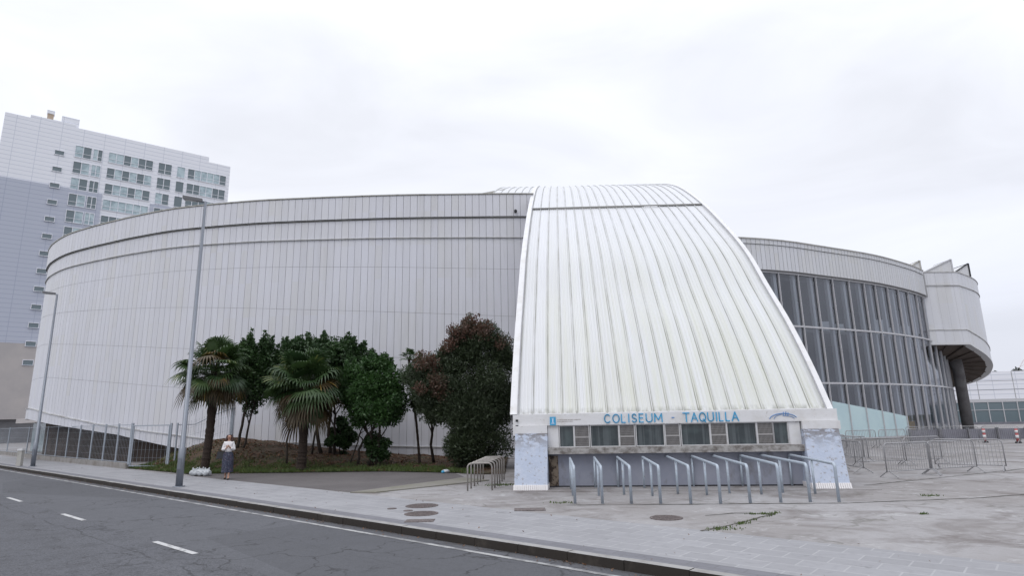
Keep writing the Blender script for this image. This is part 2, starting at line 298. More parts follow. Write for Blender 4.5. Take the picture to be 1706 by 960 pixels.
def tiles(name, col, joint, size, var):
    m = mat(name, col, 0.8); t = m.node_tree; uv = N(t, 'ShaderNodeUVMap').outputs[0]
    br = N(t, 'ShaderNodeTexBrick'); br.inputs['Scale'].default_value = 1.0; br.inputs['Mortar Size'].default_value = 0.012
    br.inputs['Brick Width'].default_value = size[0]; br.inputs['Row Height'].default_value = size[1]; br.offset = 0.5
    br.inputs['Color1'].default_value = (*col, 1); br.inputs['Color2'].default_value = (*[c*var for c in col], 1); br.inputs['Mortar'].default_value = (*joint, 1)
    t.links.new(uv, br.inputs['Vector']); t.links.new(br.outputs['Color'], base_socket(m))
    g = N(t, 'ShaderNodeNewGeometry').outputs['Position']
    overlay(m, mth(t, 'MULTIPLY', nfac(t, g, 0.5, 6, 0.45, 0.7), 0.5), tuple(c*0.74 for c in col))
    overlay(m, mth(t, 'MULTIPLY', nfac(t, g, 7, 6, 0.5, 0.7), 0.4), tuple(c*0.65 for c in col))
    overlay(m, mth(t, 'MULTIPLY', nfac(t, g, 2.2, 6, 0.64, 0.70), 0.6), tuple(c*0.5 for c in col))
    return m
M['pave'] = tiles('pavement_slabs', (0.285,0.285,0.30), (0.34,0.34,0.352), (0.6,0.4), 0.86)
M['pave_dark'] = tiles('edge_setts', (0.17,0.17,0.19), (0.13,0.13,0.14), (0.4,0.2), 0.85)
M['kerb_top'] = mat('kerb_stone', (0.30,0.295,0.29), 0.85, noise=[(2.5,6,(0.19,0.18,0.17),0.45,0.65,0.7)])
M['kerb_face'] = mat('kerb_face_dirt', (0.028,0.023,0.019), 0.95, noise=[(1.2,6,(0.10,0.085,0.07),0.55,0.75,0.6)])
M['paint'] = mat('road_paint', (0.48,0.48,0.48), 0.7, noise=[(5,6,(0.16,0.16,0.165),0.53,0.62,0.75),(30,4,(0.25,0.25,0.25),0.5,0.7,0.5)])
M['paint_edge'] = mat('edge_line_paint', (0.36,0.36,0.36), 0.75, noise=[(2.2,7,(0.14,0.14,0.145),0.46,0.58,0.85),(30,4,(0.2,0.2,0.2),0.5,0.7,0.5)])
M['ground'] = mat('far_ground', (0.13,0.13,0.115), 0.95, noise=[(0.02,5,(0.08,0.09,0.06),0.4,0.6,0.8)])
M['lot'] = mat('brown_asphalt', (0.085,0.077,0.078), 0.9, noise=[(0.4,6,(0.12,0.11,0.11),0.4,0.65,0.8),(45,3,(0.22,0.2,0.19),0.5,0.7,0.6)])
M['slab'] = mat('old_slab', (0.20,0.19,0.17), 0.9, noise=[(1.2,6,(0.16,0.155,0.12),0.42,0.62,0.8)])
M['soil'] = mat('soil', (0.075,0.048,0.032), 0.98, noise=[(1.1,6,(0.035,0.04,0.018),0.42,0.6,0.8),(7,6,(0.15,0.08,0.045),0.50,0.66,0.8),(16,5,(0.025,0.02,0.014),0.5,0.66,0.8)])
M['litter_tree'] = mat('rough_concrete', (0.26,0.25,0.24), 0.9, noise=[(1.5,6,(0.16,0.14,0.12),0.45,0.65,0.8)])

def leaf_mat(name, cols, rough=0.5, trans=0.25):
    """per-leaf colour picked by the leaf's random UV"""
    m = bpy.data.materials.new(name); m.use_nodes = True; t = m.node_tree; b = t.nodes['Principled BSDF']; b.inputs['Roughness'].default_value = rough
    uv = N(t, 'ShaderNodeUVMap').outputs[0]; sp = N(t, 'ShaderNodeSeparateXYZ'); t.links.new(uv, sp.inputs[0])
    rp = N(t, 'ShaderNodeValToRGB'); rp.color_ramp.interpolation = 'LINEAR'; e = rp.color_ramp.elements
    n = len(cols)
    for i, c in enumerate(cols):
        x = e[0] if i == 0 else (e[1] if i == n-1 else None)
        if x is None: x = e.new(i/(n-1))
        x.position = i/(n-1); x.color = (*c, 1)
    # the new elements may reorder
    for i, c in enumerate(cols): e[i].color = (*c, 1)
    t.links.new(sp.outputs[0], rp.inputs[0]); t.links.new(rp.outputs[0], b.inputs['Base Color'])
    tl = N(t, 'ShaderNodeBsdfTranslucent'); t.links.new(rp.outputs[0], tl.inputs[0])
    mi = N(t, 'ShaderNodeMixShader'); mi.inputs[0].default_value = trans
    o = t.nodes['Material Output']; t.links.new(b.outputs[0], mi.inputs[1]); t.links.new(tl.outputs[0], mi.inputs[2]); t.links.new(mi.outputs[0], o.inputs[0])
    return m
M['leaf_dark'] = leaf_mat('leaf_dark', [(0.022,0.05,0.018),(0.048,0.098,0.030),(0.08,0.15,0.042),(0.14,0.23,0.06)])
M['leaf_green'] = leaf_mat('leaf_green', [(0.025,0.065,0.018),(0.055,0.125,0.03),(0.09,0.18,0.042),(0.16,0.27,0.065)])
M['leaf_oleander'] = leaf_mat('leaf_oleander', [(0.035,0.05,0.026),(0.055,0.08,0.036),(0.085,0.11,0.05),(0.12,0.085,0.06),(0.18,0.17,0.09)])
M['leaf_red'] = leaf_mat('leaf_red', [(0.065,0.055,0.033),(0.13,0.058,0.042),(0.28,0.09,0.08),(0.40,0.17,0.16)])
M['palm_green'] = leaf_mat('palm_green', [(0.025,0.055,0.018),(0.05,0.09,0.026),(0.085,0.13,0.036),(0.14,0.17,0.05)])
M['palm_brown'] = leaf_mat('palm_brown', [(0.05,0.034,0.018),(0.085,0.06,0.022),(0.06,0.07,0.022),(0.20,0.13,0.03)])
M['grass'] = leaf_mat('grass_blade', [(0.05,0.085,0.02),(0.10,0.14,0.035),(0.16,0.18,0.06),(0.26,0.23,0.11)])
M['litter_leaf'] = leaf_mat('litter_leaf', [(0.10,0.045,0.02),(0.17,0.085,0.04),(0.05,0.07,0.02),(0.22,0.15,0.08),(0.04,0.03,0.02),(0.07,0.10,0.03)])
M['far_leaf'] = leaf_mat('far_leaf', [(0.03,0.04,0.03),(0.05,0.06,0.045)])
M['skin'] = mat('skin', (0.42,0.24,0.17), 0.5); M['hair'] = mat('hair', (0.045,0.016,0.012), 0.5)
M['blouse'] = mat('blouse', (0.72,0.70,0.71), 0.7, noise=[(12,3,(0.58,0.56,0.58),0.4,0.7,0.6)])
M['skirt'] = mat('skirt', (0.022,0.026,0.05), 0.8, noise=[(26,3,(0.16,0.17,0.22),0.55,0.65,0.8),(11,3,(0.11,0.06,0.08),0.55,0.65,0.7)])
M['bag_leather'] = mat('dark_leather', (0.018,0.02,0.024), 0.5)
M['shoe'] = mat('shoe', (0.06,0.045,0.04), 0.5)

# ------------------------------------------------------------------ helpers
class MB:
    def __init__(s): s.v=[]; s.f=[]; s.mi=[]; s.uv=[]; s.hasuv=False
    def face(s, pts, mi=0, uv=None):
        i=len(s.v); s.v += [tuple(p) for p in pts]; s.f.append(tuple(range(i,i+len(pts)))); s.mi.append(mi)
        if uv: s.hasuv=True; s.uv += list(uv)
        else: s.uv += [(0,0)]*len(pts)
    def hexa(s, p, mi=0, uvf=None):
        """p: 8 points, bottom 0-3 ccw then top 4-7"""
        for q in ((3,2,1,0),(4,5,6,7),(0,1,5,4),(1,2,6,5),(2,3,7,6),(3,0,4,7)):
            pts=[p[k] for k in q]; s.face(pts, mi, [uvf(x) for x in pts] if uvf else None)
    def box(s, x0,x1,y0,y1,z0,z1, T=None, mi=0, uvf=None):
        p=[(x0,y0,z0),(x1,y0,z0),(x1,y1,z0),(x0,y1,z0),(x0,y0,z1),(x1,y0,z1),(x1,y1,z1),(x0,y1,z1)]
        if T: p=[T(*q) for q in p]
        s.hexa(p, mi, uvf); return s
    def beam(s, a, b, w, h, up=(0,0,1), mi=0):
        a=Vector(a); b=Vector(b); d=(b-a).normalized(); u=Vector(up)
        if abs(d.dot(u))>0.99: u=Vector((0,1,0))
        r=d.cross(u).normalized(); u=r.cross(d)
        r*=w/2; u*=h/2
        s.hexa([a-r-u,a+r-u,b+r-u,b-r-u,a-r+u,a+r+u,b+r+u,b-r+u], mi); return s
    def tube(s, pts, rad, n=8, mi=0, caps=True, uvr=None):
        pts=[Vector(p) for p in pts]; m=len(pts)
        rs = rad if isinstance(rad,(list,tuple)) else [rad]*m
        rings=[]; prev=None
        for i,p in enumerate(pts):
            d=(pts[min(i+1,m-1)]-pts[max(i-1,0)]).normalized()
            if prev is None:
                u=Vector((0,0,1)) if abs(d.z)<0.9 else Vector((1,0,0))
            else: u=prev
            r=d.cross(u).normalized(); u=r.cross(d).normalized(); prev=u
            rings.append([p+(r*math.cos(2*math.pi*k/n)+u*math.sin(2*math.pi*k/n))*rs[i] for k in range(n)])
        base=len(s.v)
        for rg in rings: s.v += [tuple(q) for q in rg]
        def add(f): s.f.append(f); s.mi.append(mi); s.uv += [uvr if uvr else (0,0)]*len(f)
        for i in range(m-1):
            for k in range(n):
                a=base+i*n+k; b=base+i*n+(k+1)%n
                add((a,b,b+n,a+n))
        if caps:
            add(tuple(base+k for k in range(n))[::-1]); add(tuple(base+(m-1)*n+k for k in range(n)))
        return s
    def build(s, name, mats, parent=None, smooth=False, at=(0,0,0)):
        if not isinstance(mats,(list,tuple)): mats=[mats]
        me=bpy.data.meshes.new(name)
        ax,ay,az=at
        me.from_pydata([(x-ax,y-ay,z-az) for x,y,z in s.v],[],s.f)
        for m in mats: me.materials.append(m)
        me.polygons.foreach_set('material_index', s.mi)
        ul=me.uv_layers.new(name='UVMap')
        if s.hasuv: ul.data.foreach_set('uv', [c for q in s.uv for c in q])
        if smooth: me.polygons.foreach_set('use_smooth', [True]*len(s.f))
        me.update()
        o=bpy.data.objects.new(name, me); COL.objects.link(o)
        if parent: o.parent=parent
        elif at != (0,0,0): o.location=at
        return o
def tag(o, label=None, cat=None, group=None, kind=None):
    if label: o['label']=label
    if cat: o['category']=cat
    if group: o['group']=group
    if kind: o['kind']=kind
    return o
def empty(name, loc=(0,0,0), rz=0, **kw):
    o=bpy.data.objects.new(name, None); COL.objects.link(o); o.location=loc; o.rotation_euler=(0,0,rz); o.empty_display_size=0.3
    return tag(o, **kw)
def kids(o): return [c for c in bpy.data.objects if c.parent == o]
def copy_tree(o, parent=None):
    c=o.copy(); COL.objects.link(c); c.parent=parent
    for k in kids(o): copy_tree(k, c)
    return c
def interp(x, tab):
    return float(np.interp(x, [a for a,b in tab], [b for a,b in tab]))
def resample(poly, step):
    """Catmull-Rom through the points, then even steps"""
    P=[Vector(p) for p in poly]; P=[P[0]*2-P[1]]+P+[P[-1]*2-P[-2]]; out=[]
    for i in range(1,len(P)-2):
        for k in range(24):
            t=k/24; a,b,c,d=P[i-1],P[i],P[i+1],P[i+2]
            out.append(0.5*((2*b)+(c-a)*t+(2*a-5*b+4*c-d)*t*t+(3*b-a-3*c+d)*t**3))
    out.append(P[-2]); L=[0]
    for a,b in zip(out,out[1:]): L.append(L[-1]+(b-a).length)
    n=max(2,round(L[-1]/step)); res=[]
    xs=np.interp(np.linspace(0,L[-1],n+1),L,[p.x for p in out]); ys=np.interp(np.linspace(0,L[-1],n+1),L,[p.y for p in out])
    return [Vector((x,y)) for x,y in zip(xs,ys)]
def normals(pl):
    """outward (towards camera side, right-hand of travel +x)"""
    r=[]
    for i in range(len(pl)):
        d=(pl[min(i+1,len(pl)-1)]-pl[max(i-1,0)]).normalized(); r.append(Vector((d.y,-d.x)))
    return r

# ------------------------------------------------------------------ setting: ground, road, pavements
RD=Vector((-0.7548,0.656)); RM=Vector((0.656,0.7548))
def TM(t,m,z=0.0): p=RD*t+RM*m; return (p.x,p.y,z)
g=MB(); g.face([(-900,-600,-0.30),(900,-600,-0.30),(900,1400,-0.30),(-900,1400,-0.30)]); tag(g.build('ground',M['ground']),kind='structure')
g=MB(); g.box(-90,140,8.12,8.12+170,-0.28,0.0,T=lambda t,m,z:TM(t,m,z)); tag(g.build('plaza',M['plaza']),kind='structure')
g=MB(); g.box(-90,140,0.3,8.13,-0.29,-0.13,T=TM); tag(g.build('road',M['asphalt']),kind='structure')
g=MB()
def tmuv(t,m): return (t,m)
n=0
for a,b in ((8.62,11.0),):
    g.face([TM(140,a,0.004),TM(-90,a,0.004),TM(-90,b,0.004),TM(140,b,0.004)],0,[(140,a),(-90,a),(-90,b),(140,b)])
tag(g.build('pavement',M['pave']),kind='structure')
g=MB(); a,b=8.24,8.62
g.face([TM(140,a,0.004),TM(-90,a,0.004),TM(-90,b,0.004),TM(140,b,0.004)],0,[(140,a),(-90,a),(-90,b),(140,b)])
tag(g.build('pavement_edge_band',M['pave_dark']),kind='structure')
g=MB(); tt=-60.0; rr=random.Random(3)
while tt<120:
    dz=rr.uniform(-0.004,0.004); dm=rr.uniform(-0.004,0.004)
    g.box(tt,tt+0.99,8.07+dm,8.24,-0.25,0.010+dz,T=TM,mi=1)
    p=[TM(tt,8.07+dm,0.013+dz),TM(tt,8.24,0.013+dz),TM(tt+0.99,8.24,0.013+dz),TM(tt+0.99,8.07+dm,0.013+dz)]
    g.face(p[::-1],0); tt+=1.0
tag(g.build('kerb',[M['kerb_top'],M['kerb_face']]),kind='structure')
g=MB(); g.box(-90,140,-4.5,0.3,-0.28,0.0,T=TM); tag(g.build('opposite_pavement',M['pave']),kind='structure')
g=MB(); t0=11.45-6.3*6
while t0<90:
    g.face([TM(t0,4.735,-0.124),TM(t0,4.845,-0.124),TM(t0+1.85,4.845,-0.124),TM(t0+1.85,4.735,-0.124)][::-1]); t0+=6.3
tag(g.build('lane_dashes',M['paint']),kind='structure')
g=MB(); t0=-60
while t0<110:
    g.face([TM(t0,7.67,-0.124),TM(t0,7.77,-0.124),TM(t0+2,7.77,-0.124),TM(t0+2,7.67,-0.124)][::-1]); t0+=2
tag(g.build('edge_line',M['paint_edge']),kind='structure')
# brown asphalt pad and the old slab beside it
pad=[TM(26.9,11.0),(-5.0,19.05,0),(-3.2,21.0,0),(-1.9,23.5,0),(-2.4,25.2,0),(-5.5,26.6,0),(-10.6,27.0,0),(-14.2,27.3,0)]
g=MB(); g.face([(x,y,0.004) for x,y,z in pad]); tag(g.build('asphalt_pad',M['lot']),kind='structure')
g=MB(); p=[(-4.9,18.85),(-4.1,18.7),(-0.9,21.8),(-1.9,22.9)]
g.hexa([(x,y,-0.1) for x,y in p]+[(x,y,0.03) for x,y in p]); tag(g.build('old_slab',M['slab']),kind='structure')

g=MB(); rj=random.Random(19)
def joint(P,w):
    for a,b in zip(P,P[1:]):
        n=max(2,int(math.dist(a,b)/0.25)); last=None
        for k in range(n+1):
            f=k/n; x=a[0]+(b[0]-a[0])*f+rj.gauss(0,0.012); y=a[1]+(b[1]-a[1])*f+rj.gauss(0,0.012); ww=w*rj.uniform(0.3,1.3)
            dx,dy=b[0]-a[0],b[1]-a[1]; q=math.hypot(dx,dy); nx_,ny_=-dy/q*ww/2,dx/q*ww/2
            cur=((x+nx_,y+ny_,0.0075),(x-nx_,y-ny_,0.0075))
            if last: g.face([last[1],cur[1],cur[0],last[0]])
            last=cur
joint([(3.3,11.6),(3.9,12.05),(5.35,13.4),(4.6,13.6),(3.9,13.35)],0.07); joint([(1.2,15.3),(7.6,14.75),(11,15.2),(16,16.8),(24,19.5)],0.07); joint([(9.5,18.0),(13,19.8),(20,23.5)],0.06); joint([(7.2,8.9),(9.6,12.2)],0.035); joint([(10.5,7.4),(17,15)],0.035)
tag(g.build('plaza_joints',mat('joint_dirt',(0.05,0.047,0.038),0.95,noise=[(3,5,(0.17,0.16,0.15),0.48,0.62,0.8)])),kind='structure')
# mound under the trees
WALL_TAB=[(-24,0.0),(-19.5,0.05),(-18.3,0.55),(-16.5,1.2),(-15,1.3),(-12.5,0.95),(-9.9,0.62),(-6.5,0.32),(-3.9,0.12),(-0.5,0.05)]
def front_y(x): return interp(x,[(-24,34.5),(-19.5,31.8),(-15.6,28.6),(-14.2,27.35),(-10.6,27.05),(-5.5,26.65),(-2.4,25.2),(-1.5,24.4),(-0.3,24.2)])
def mound_z(x,y):
    y0=front_y(x); y1=35.2; f=max(0,min(1,(y-y0)/max(0.1,(y1-y0)*0.72))); s=f*f*(3-2*f)
    lump=0.05*math.sin(x*2.3+y*1.1)+0.04*math.sin(x*5.1-y*3.2)
    return 0.03+interp(x,WALL_TAB)*s+lump*min(1,f*4)*0.6
g=MB(); nx,ny=110,34
gv=[]
for i in range(nx+1):
    x=-19.6+(19.6-0.4)*i/nx
    for j in range(ny+1):
        y0=front_y(x); y=y0+(36.0-y0)*j/ny; gv.append((x,y,mound_z(x,y)))
for i in range(nx):
    for j in range(ny):
        a=i*(ny+1)+j; g.f.append((a,a+ny+1,a+ny+2,a+1)); g.mi.append(0); g.uv+=[(0,0)]*4
g.v=gv; tag(g.build('mound',M['soil'],smooth=True),kind='structure')
# grass tufts on the front of the mound
def blades(name, pts, hmin, hmax, mt, seed):
    r=np.random.default_rng(seed); n=len(pts); p=np.array(pts); a=r.uniform(0,2*math.pi,n); h=r.uniform(hmin,hmax,n); w=r.uniform(0.008,0.02,n); ln=r.uniform(0.1,0.6,n)*h; b=r.uniform(0,2*math.pi,n)
    dx,dy=np.cos(a)*w,np.sin(a)*w
    V=np.stack([p+np.stack([dx,dy,0*h],1), p-np.stack([dx,dy,0*h],1), p+np.stack([np.cos(b)*ln,np.sin(b)*ln,h],1)],1).reshape(-1,3)
    me=bpy.data.meshes.new(name); me.from_pydata(V.tolist(),[],np.arange(3*n).reshape(-1,3).tolist()); me.materials.append(M[mt])
    u=r.random(n); ul=me.uv_layers.new(name='UVMap'); ul.data.foreach_set('uv', np.repeat(np.stack([u,u],1),3,0).ravel())
    o=bpy.data.objects.new(name,me); COL.objects.link(o); return o
pts=[]; rr=random.Random(11)
while len(pts)<26000:
    x=rr.uniform(-19.5,-1.6); y0=front_y(x); y=y0+abs(rr.gauss(0,1.3))
    if y>34: continue
    cl=math.sin(x*3.1+math.sin(y*4))*math.sin(y*2.7+x)+0.4*math.sin(x*9)
    if cl<rr.uniform(-1.2,0.3)+ (y-y0)*0.25: continue
    pts.append((x,y,mound_z(x,y)-0.01))
tag(blades('grass',pts,0.05,0.17,'grass',5),'short green and yellow grass along the front of the mound','grass',kind='stuff')
pts=[]
for cx,cy,rad,n in ((3.75,11.75,0.18,70),(4.3,12.3,0.10,40),(5.2,13.35,0.1,60),(10.2,15.75,0.12,60),(10.05,11.3,0.10,40),(1.1,15.75,0.15,60),(-0.4,20.3,0.3,260),(8.2,13.0,0.05,30),(5.4,13.5,0.07,40),(4.9,13.4,0.06,30),(16.8,19.8,0.10,30),(9.1,9.4,0.08,60)):
    for k in range(n): pts.append((cx+rr.gauss(0,rad),cy+rr.gauss(0,rad*0.5),0.0))
for k in range(170):
    f=rr.random(); 
    if rr.random()<0.35: pts.append((3.6+1.6*f+rr.gauss(0,.03),11.65+1.5*f+rr.gauss(0,.03),0))
for k in range(500):
    f=rr.random(); pts.append((-13.5+12*f,27.3-0.3*f+rr.gauss(0,.05),0.0)) if f<0.75 else None
tag(blades('weeds',pts,0.015,0.06,'grass',6),'weeds growing out of the plaza cracks and joints','weeds',kind='stuff')

def scatter_leaves(name, pts, size, mt, seed):
    r=np.random.default_rng(seed); p=np.array(pts); n=len(p); a=r.uniform(0,2*math.pi,n); sz=size*r.uniform(0.5,1.5,n); tl=r.uniform(-.6,.6,(n,2))
    d=np.stack([np.cos(a),np.sin(a),tl[:,0]],1)*sz[:,None]; e=np.stack([-np.sin(a),np.cos(a),tl[:,1]],1)*(sz*0.45)[:,None]; p=p+np.array([0,0,0.02])
    V=np.stack([p-d,p+e,p+d,p-e],1).reshape(-1,3); me=bpy.data.meshes.new(name); me.from_pydata(V.tolist(),[],np.arange(4*n).reshape(-1,4).tolist()); me.materials.append(M[mt])
    u=r.random(n); ul=me.uv_layers.new(name='UVMap'); ul.data.foreach_set('uv', np.repeat(np.stack([u,u],1),4,0).ravel())
    o=bpy.data.objects.new(name,me); COL.objects.link(o); return o
pts=[]
while len(pts)<9000:
    x=rr.uniform(-19.3,-0.8); y=rr.uniform(front_y(x)+0.1,34.6); c=math.sin(x*1.7+y)+math.sin(y*2.9-x*0.6)
    if c<rr.uniform(-2,1.2): continue
    pts.append((x,y,mound_z(x,y)))
tag(scatter_leaves('fallen_leaves',pts,0.06,'litter_leaf',15),'dry fallen leaves and low weeds scattered over the mound','leaves',kind='stuff')

pts=[]
for k in range(700):
    t_=rr.uniform(-2,45); m_=8.05-abs(rr.gauss(0,0.10)); p=TM(t_,m_,-0.135); pts.append(p)
for k in range(160):
    p=TM(rr.uniform(-4,40),rr.uniform(8.3,11.2),0.0); pts.append(p)
tag(scatter_leaves('gutter_leaves',pts,0.022,'litter_leaf',16),'fine dead leaves and grit lying in the gutter and on the pavement','leaves',kind='stuff')

# ------------------------------------------------------------------ arena hall (drum)
hall=empty('arena_hall',(-10,45,0),label='long curved white panelled arena wall behind the palms and shrubs',cat='arena')
hall_at=(-10,45,0)
A=[(-33.0,66),(-36.0,58),(-37.1,53),(-37.0,49),(-36.1,46.1),(-34.5,44.01),(-32.68,42.3),(-30.68,40.8),(-28.19,39.4),(-25.77,38.22),(-24.13,37.47),(-20.72,36.18),(-16.58,35.33),(-13.5,34.98),(-7.6,34.69),(-3.26,34.72),(-0.2,34.80),(1.4,34.9)]
pl=resample(A,0.41); nm=normals(pl)
TOP=15.42
def lin(tab): return lambda x: interp(x,tab)
L1=lambda x:13.95
L2=lin([(-34,12.96),(-20,12.86),(0,12.66)])
SA=lin([(-34,11.75),(-21,11.35),(-13,11.15),(0,10.72)])
S1=lin([(-34,10.0),(-31,9.8),(-21,9.1),(-13,8.6),(0,7.9)])
S2=lin([(-33,7.85),(-21,6.65),(-13,6.05),(0,5.2)])
S3=lin([(-32,5.5),(-20.4,4.32),(-10,3.5),(0,2.7)])
B1=lin([(-34,3.5),(-32.5,3.34),(-25.6,2.31),(-17.6,1.34),(-8,0.8),(0,0.5)])
B2=lin([(-34,2.75),(-32.3,2.6),(-23.6,1.62),(-17.4,0.5),(-12,0.2),(0,-0.05)])
def at3(i,off,z): p=pl[i]+nm[i]*off; return (p.x,p.y,z)
def cladding(mb, lo, hi, off, gap=0.0095, vgap=0.007, mi=0, i0=0, i1=None):
    i1=i1 or len(pl)-1
    for i in range(i0,i1):
        d=(pl[i+1]-pl[i]).normalized()*gap
        a=pl[i]+nm[i]*off+d; b=pl[i+1]+nm[i+1]*off-d
        xa,xb=pl[i].x,pl[i+1].x
        za,zb,zc,zd=lo(xa)+vgap,lo(xb)+vgap,hi(xb)-vgap,hi(xa)-vgap
        if lo is TOP: pass
        u0,u1=i*0.41+0.01,(i+1)*0.41-0.01
        mb.face([(a.x,a.y,za),(b.x,b.y,zb),(b.x,b.y,zc),(a.x,a.y,zd)],mi,[(u0,za),(u1,zb),(u1,zc),(u0,zd)])
        # returns into the joint
        for p,z0_,z1_ in ((a,za,zd),(b,zb,zc)):
            q=p-nm[i]*0.045
            mb.face([(p.x,p.y,z0_),(p.x,p.y,z1_),(q.x,q.y,z1_),(q.x,q.y,z0_)],mi,[(u0,z0_)]*4)
topf=lambda x:TOP-0.06
g=MB(); 
for lo,hi in ((B1,S3),(S3,S2),(S2,S1),(S1,SA),(SA,L2)): cladding(g,lo,hi,0.0)
g.build('wall_cladding',M['drum'],hall,at=hall_at)
g=MB(); cladding(g,L2,lambda x:L1(x)-0.05,0.02,vgap=0.02); g.build('upper_band',M['drum'],hall,at=hall_at)
g=MB(); cladding(g,L1,topf,0.14,vgap=0.02); g.build('parapet_band',M['drum'],hall,at=hall_at)
g=MB(); cladding(g,B2,lambda x:B1(x)-0.04,0.07,vgap=0.0); g.build('base_band',M['drum'],hall,at=hall_at)
def strip(mb, lo, hi, off0, off1, mi=0):
    for i in range(len(pl)-1):
        x0,x1=pl[i].x,pl[i+1].x
        A0,A1=at3(i,off0,lo(x0)),at3(i,off1,lo(x0)); B0,B1_=at3(i+1,off0,lo(x1)),at3(i+1,off1,lo(x1))
        C0,C1=at3(i+1,off0,hi(x1)),at3(i+1,off1,hi(x1)); D0,D1=at3(i,off0,hi(x0)),at3(i,off1,hi(x0))
        mb.face([A1,B1_,C1,D1],mi); mb.face([D1,C1,C0,D0],mi); mb.face([A0,B0,B1_,A1],mi)
g=MB(); strip(g,lambda x:B2(x)-0.0,topf,-0.5,-0.035); g.build('joint_backing',M['drum_gap'],hall,at=hall_at)
g=MB(); strip(g,lambda x:TOP-0.06,lambda x:TOP,-0.45,0.19); g.build('coping',M['coping'],hall,at=hall_at)
g=MB(); strip(g,lambda x:L1(x)-0.03,lambda x:L1(x)+0.002,-0.3,0.07); g.build('shadow_gap_flashing',M['band_grey'],hall,at=hall_at)
g=MB(); strip(g,lambda x:L2(x)-0.02,lambda x:L2(x)+0.02,-0.3,0.08); strip(g,lambda x:B1(x)-0.035,lambda x:B1(x)+0.015,-0.3,0.12); g.build('ledge_flashing',M['ledge'],hall,at=hall_at)
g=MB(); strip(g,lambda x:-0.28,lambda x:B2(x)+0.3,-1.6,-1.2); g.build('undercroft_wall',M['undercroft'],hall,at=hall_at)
# underside of the overhang
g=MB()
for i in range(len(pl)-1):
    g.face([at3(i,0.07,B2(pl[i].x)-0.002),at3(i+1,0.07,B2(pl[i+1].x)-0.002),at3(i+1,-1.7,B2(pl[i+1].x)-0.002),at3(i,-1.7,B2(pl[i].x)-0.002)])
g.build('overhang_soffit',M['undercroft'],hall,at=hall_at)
# roof behind the parapet
back=[(45,76),(40,90),(20,102),(0,104),(-18,96),(-30,80)]
ring=[(p.x,p.y) for p in (pl[i]-nm[i]*0.3 for i in range(0,len(pl),4))]+[(11.5,44.6),(17.75,45.6),(25.07,48.5),(30.97,51.5),(39.0,57.6)]+back
g=MB()
for a,b in zip(ring,ring[1:]+ring[:1]): g.face([(a[0],a[1],15.1),(b[0],b[1],15.1),(4,70,17.2)])
for a,b in zip([ring[-7]]+back,back+[ring[0]]): g.face([(a[0],a[1],-0.2),(b[0],b[1],-0.2),(b[0],b[1],15.3),(a[0],a[1],15.3)])
g.build('roof',M['coping'],hall,at=hall_at)
# a few anchor plates that dot the parapet near the sail
g=MB()
for x,y,z in ((0.30,34.68,14.25),):
    g.tube([(x,y,z),(x,y-0.16,z)],0.09,10)
g.build('vent_cap',M['dark'],hall,at=hall_at)

# ------------------------------------------------------------------ ticket hall (the ribbed sail)
O2=Vector((0.0,18.62)); E2=Vector((0.993,-0.118)); N2=Vector((0.118,0.993))
def L(u,v,z): p=O2+E2*u+N2*v; return (p.x,p.y,z)
tk_at=(5.0,22.0,0)
tk=empty('ticket_hall',tk_at,label='tall white ribbed sloping sail roof over the ticket windows',cat='ticket hall')
PROF=[(1.0,2.11),(2.04,3.53),(3.38,5.09),(5.03,6.73),(7.02,8.70),(9.63,10.67),(13.0,12.96),(16.8,15.21),(20.02,16.84),(24.0,18.5),(27.0,19.45),(31.0,20.2),(36.0,20.4),(40,19.8)]
pr=resample(PROF,0.32)           # (v,z)
al=[0.0]
for a,b in zip(pr,pr[1:]): al.append(al[-1]+(b-a).length)
TW=lambda v,sx: (1-sx)*interp(v,[(0,0),(13,0.30),(18,0.36),(24,0.40),(40,0.40)])-0.06*min(1,v/13)
WR=lambda v: 9.25-0.05*(v-1.0)
UL=lambda v: -0.05-0.028*(v-1.0)
NP=20
SEAM_V=13.0
# cross profile of one sheet (fraction across, height)
CS=[(0.0,0.0),(0.035,0.0),(0.045,0.05),(0.10,0.05),(0.125,0.0),(0.20,0.0),(0.23,0.011),(0.31,0.011),(0.34,0.0),(0.44,0.0),(0.47,0.011),(0.55,0.011),(0.58,0.0),(0.68,0.0),(0.71,0.011),(0.79,0.011),(0.82,0.0),(0.93,0.0)]
def sail_surface(mb, i0, i1, u_lo, u_hi, k0, k1, lift=0.0):
    cols=[]
    for k in range(k0,k1):
        for f,h in CS: cols.append(((k+f)/NP,h))
    cols.append((k1/NP,0.0))
    m=len(cols); base=len(mb.v)
    for i in range(i0,i1+1):
        v,z=pr[i]; d=(pr[min(i+1,len(pr)-1)]-pr[max(i-1,0)]).normalized(); nv,nz_=-d.y,d.x
        for s,h in cols:
            u=u_lo(v)+(u_hi(v)-u_lo(v))*s
            mb.v.append(L(u,v+nv*(h+lift),z+nz_*(h+lift)+TW(v,s)))
    for i in range(i1-i0):
        for c in range(m-1):
            a=base+i*m+c; mb.f.append((a,a+1,a+1+m,a+m)); mb.mi.append(0)
            ua,ub=cols[c][0]*9.45,cols[c+1][0]*9.45-0.0005; va,vb=al[i0+i],al[i0+i+1]
            mb.uv += [(ua,va),(ub,va),(ub,vb),(ua,vb)]
    mb.hasuv=True
iseam=min(range(len(pr)),key=lambda i:abs(pr[i].x-SEAM_V))
g=MB(); sail_surface(g,0,iseam,UL,WR,0,NP); g.build('lower_roofing',M['sail'],tk,at=tk_at)
g=MB(); sail_surface(g,iseam,len(pr)-1,UL,WR,0,NP,lift=0.06); g.build('upper_roofing',M['sail'],tk,at=tk_at)
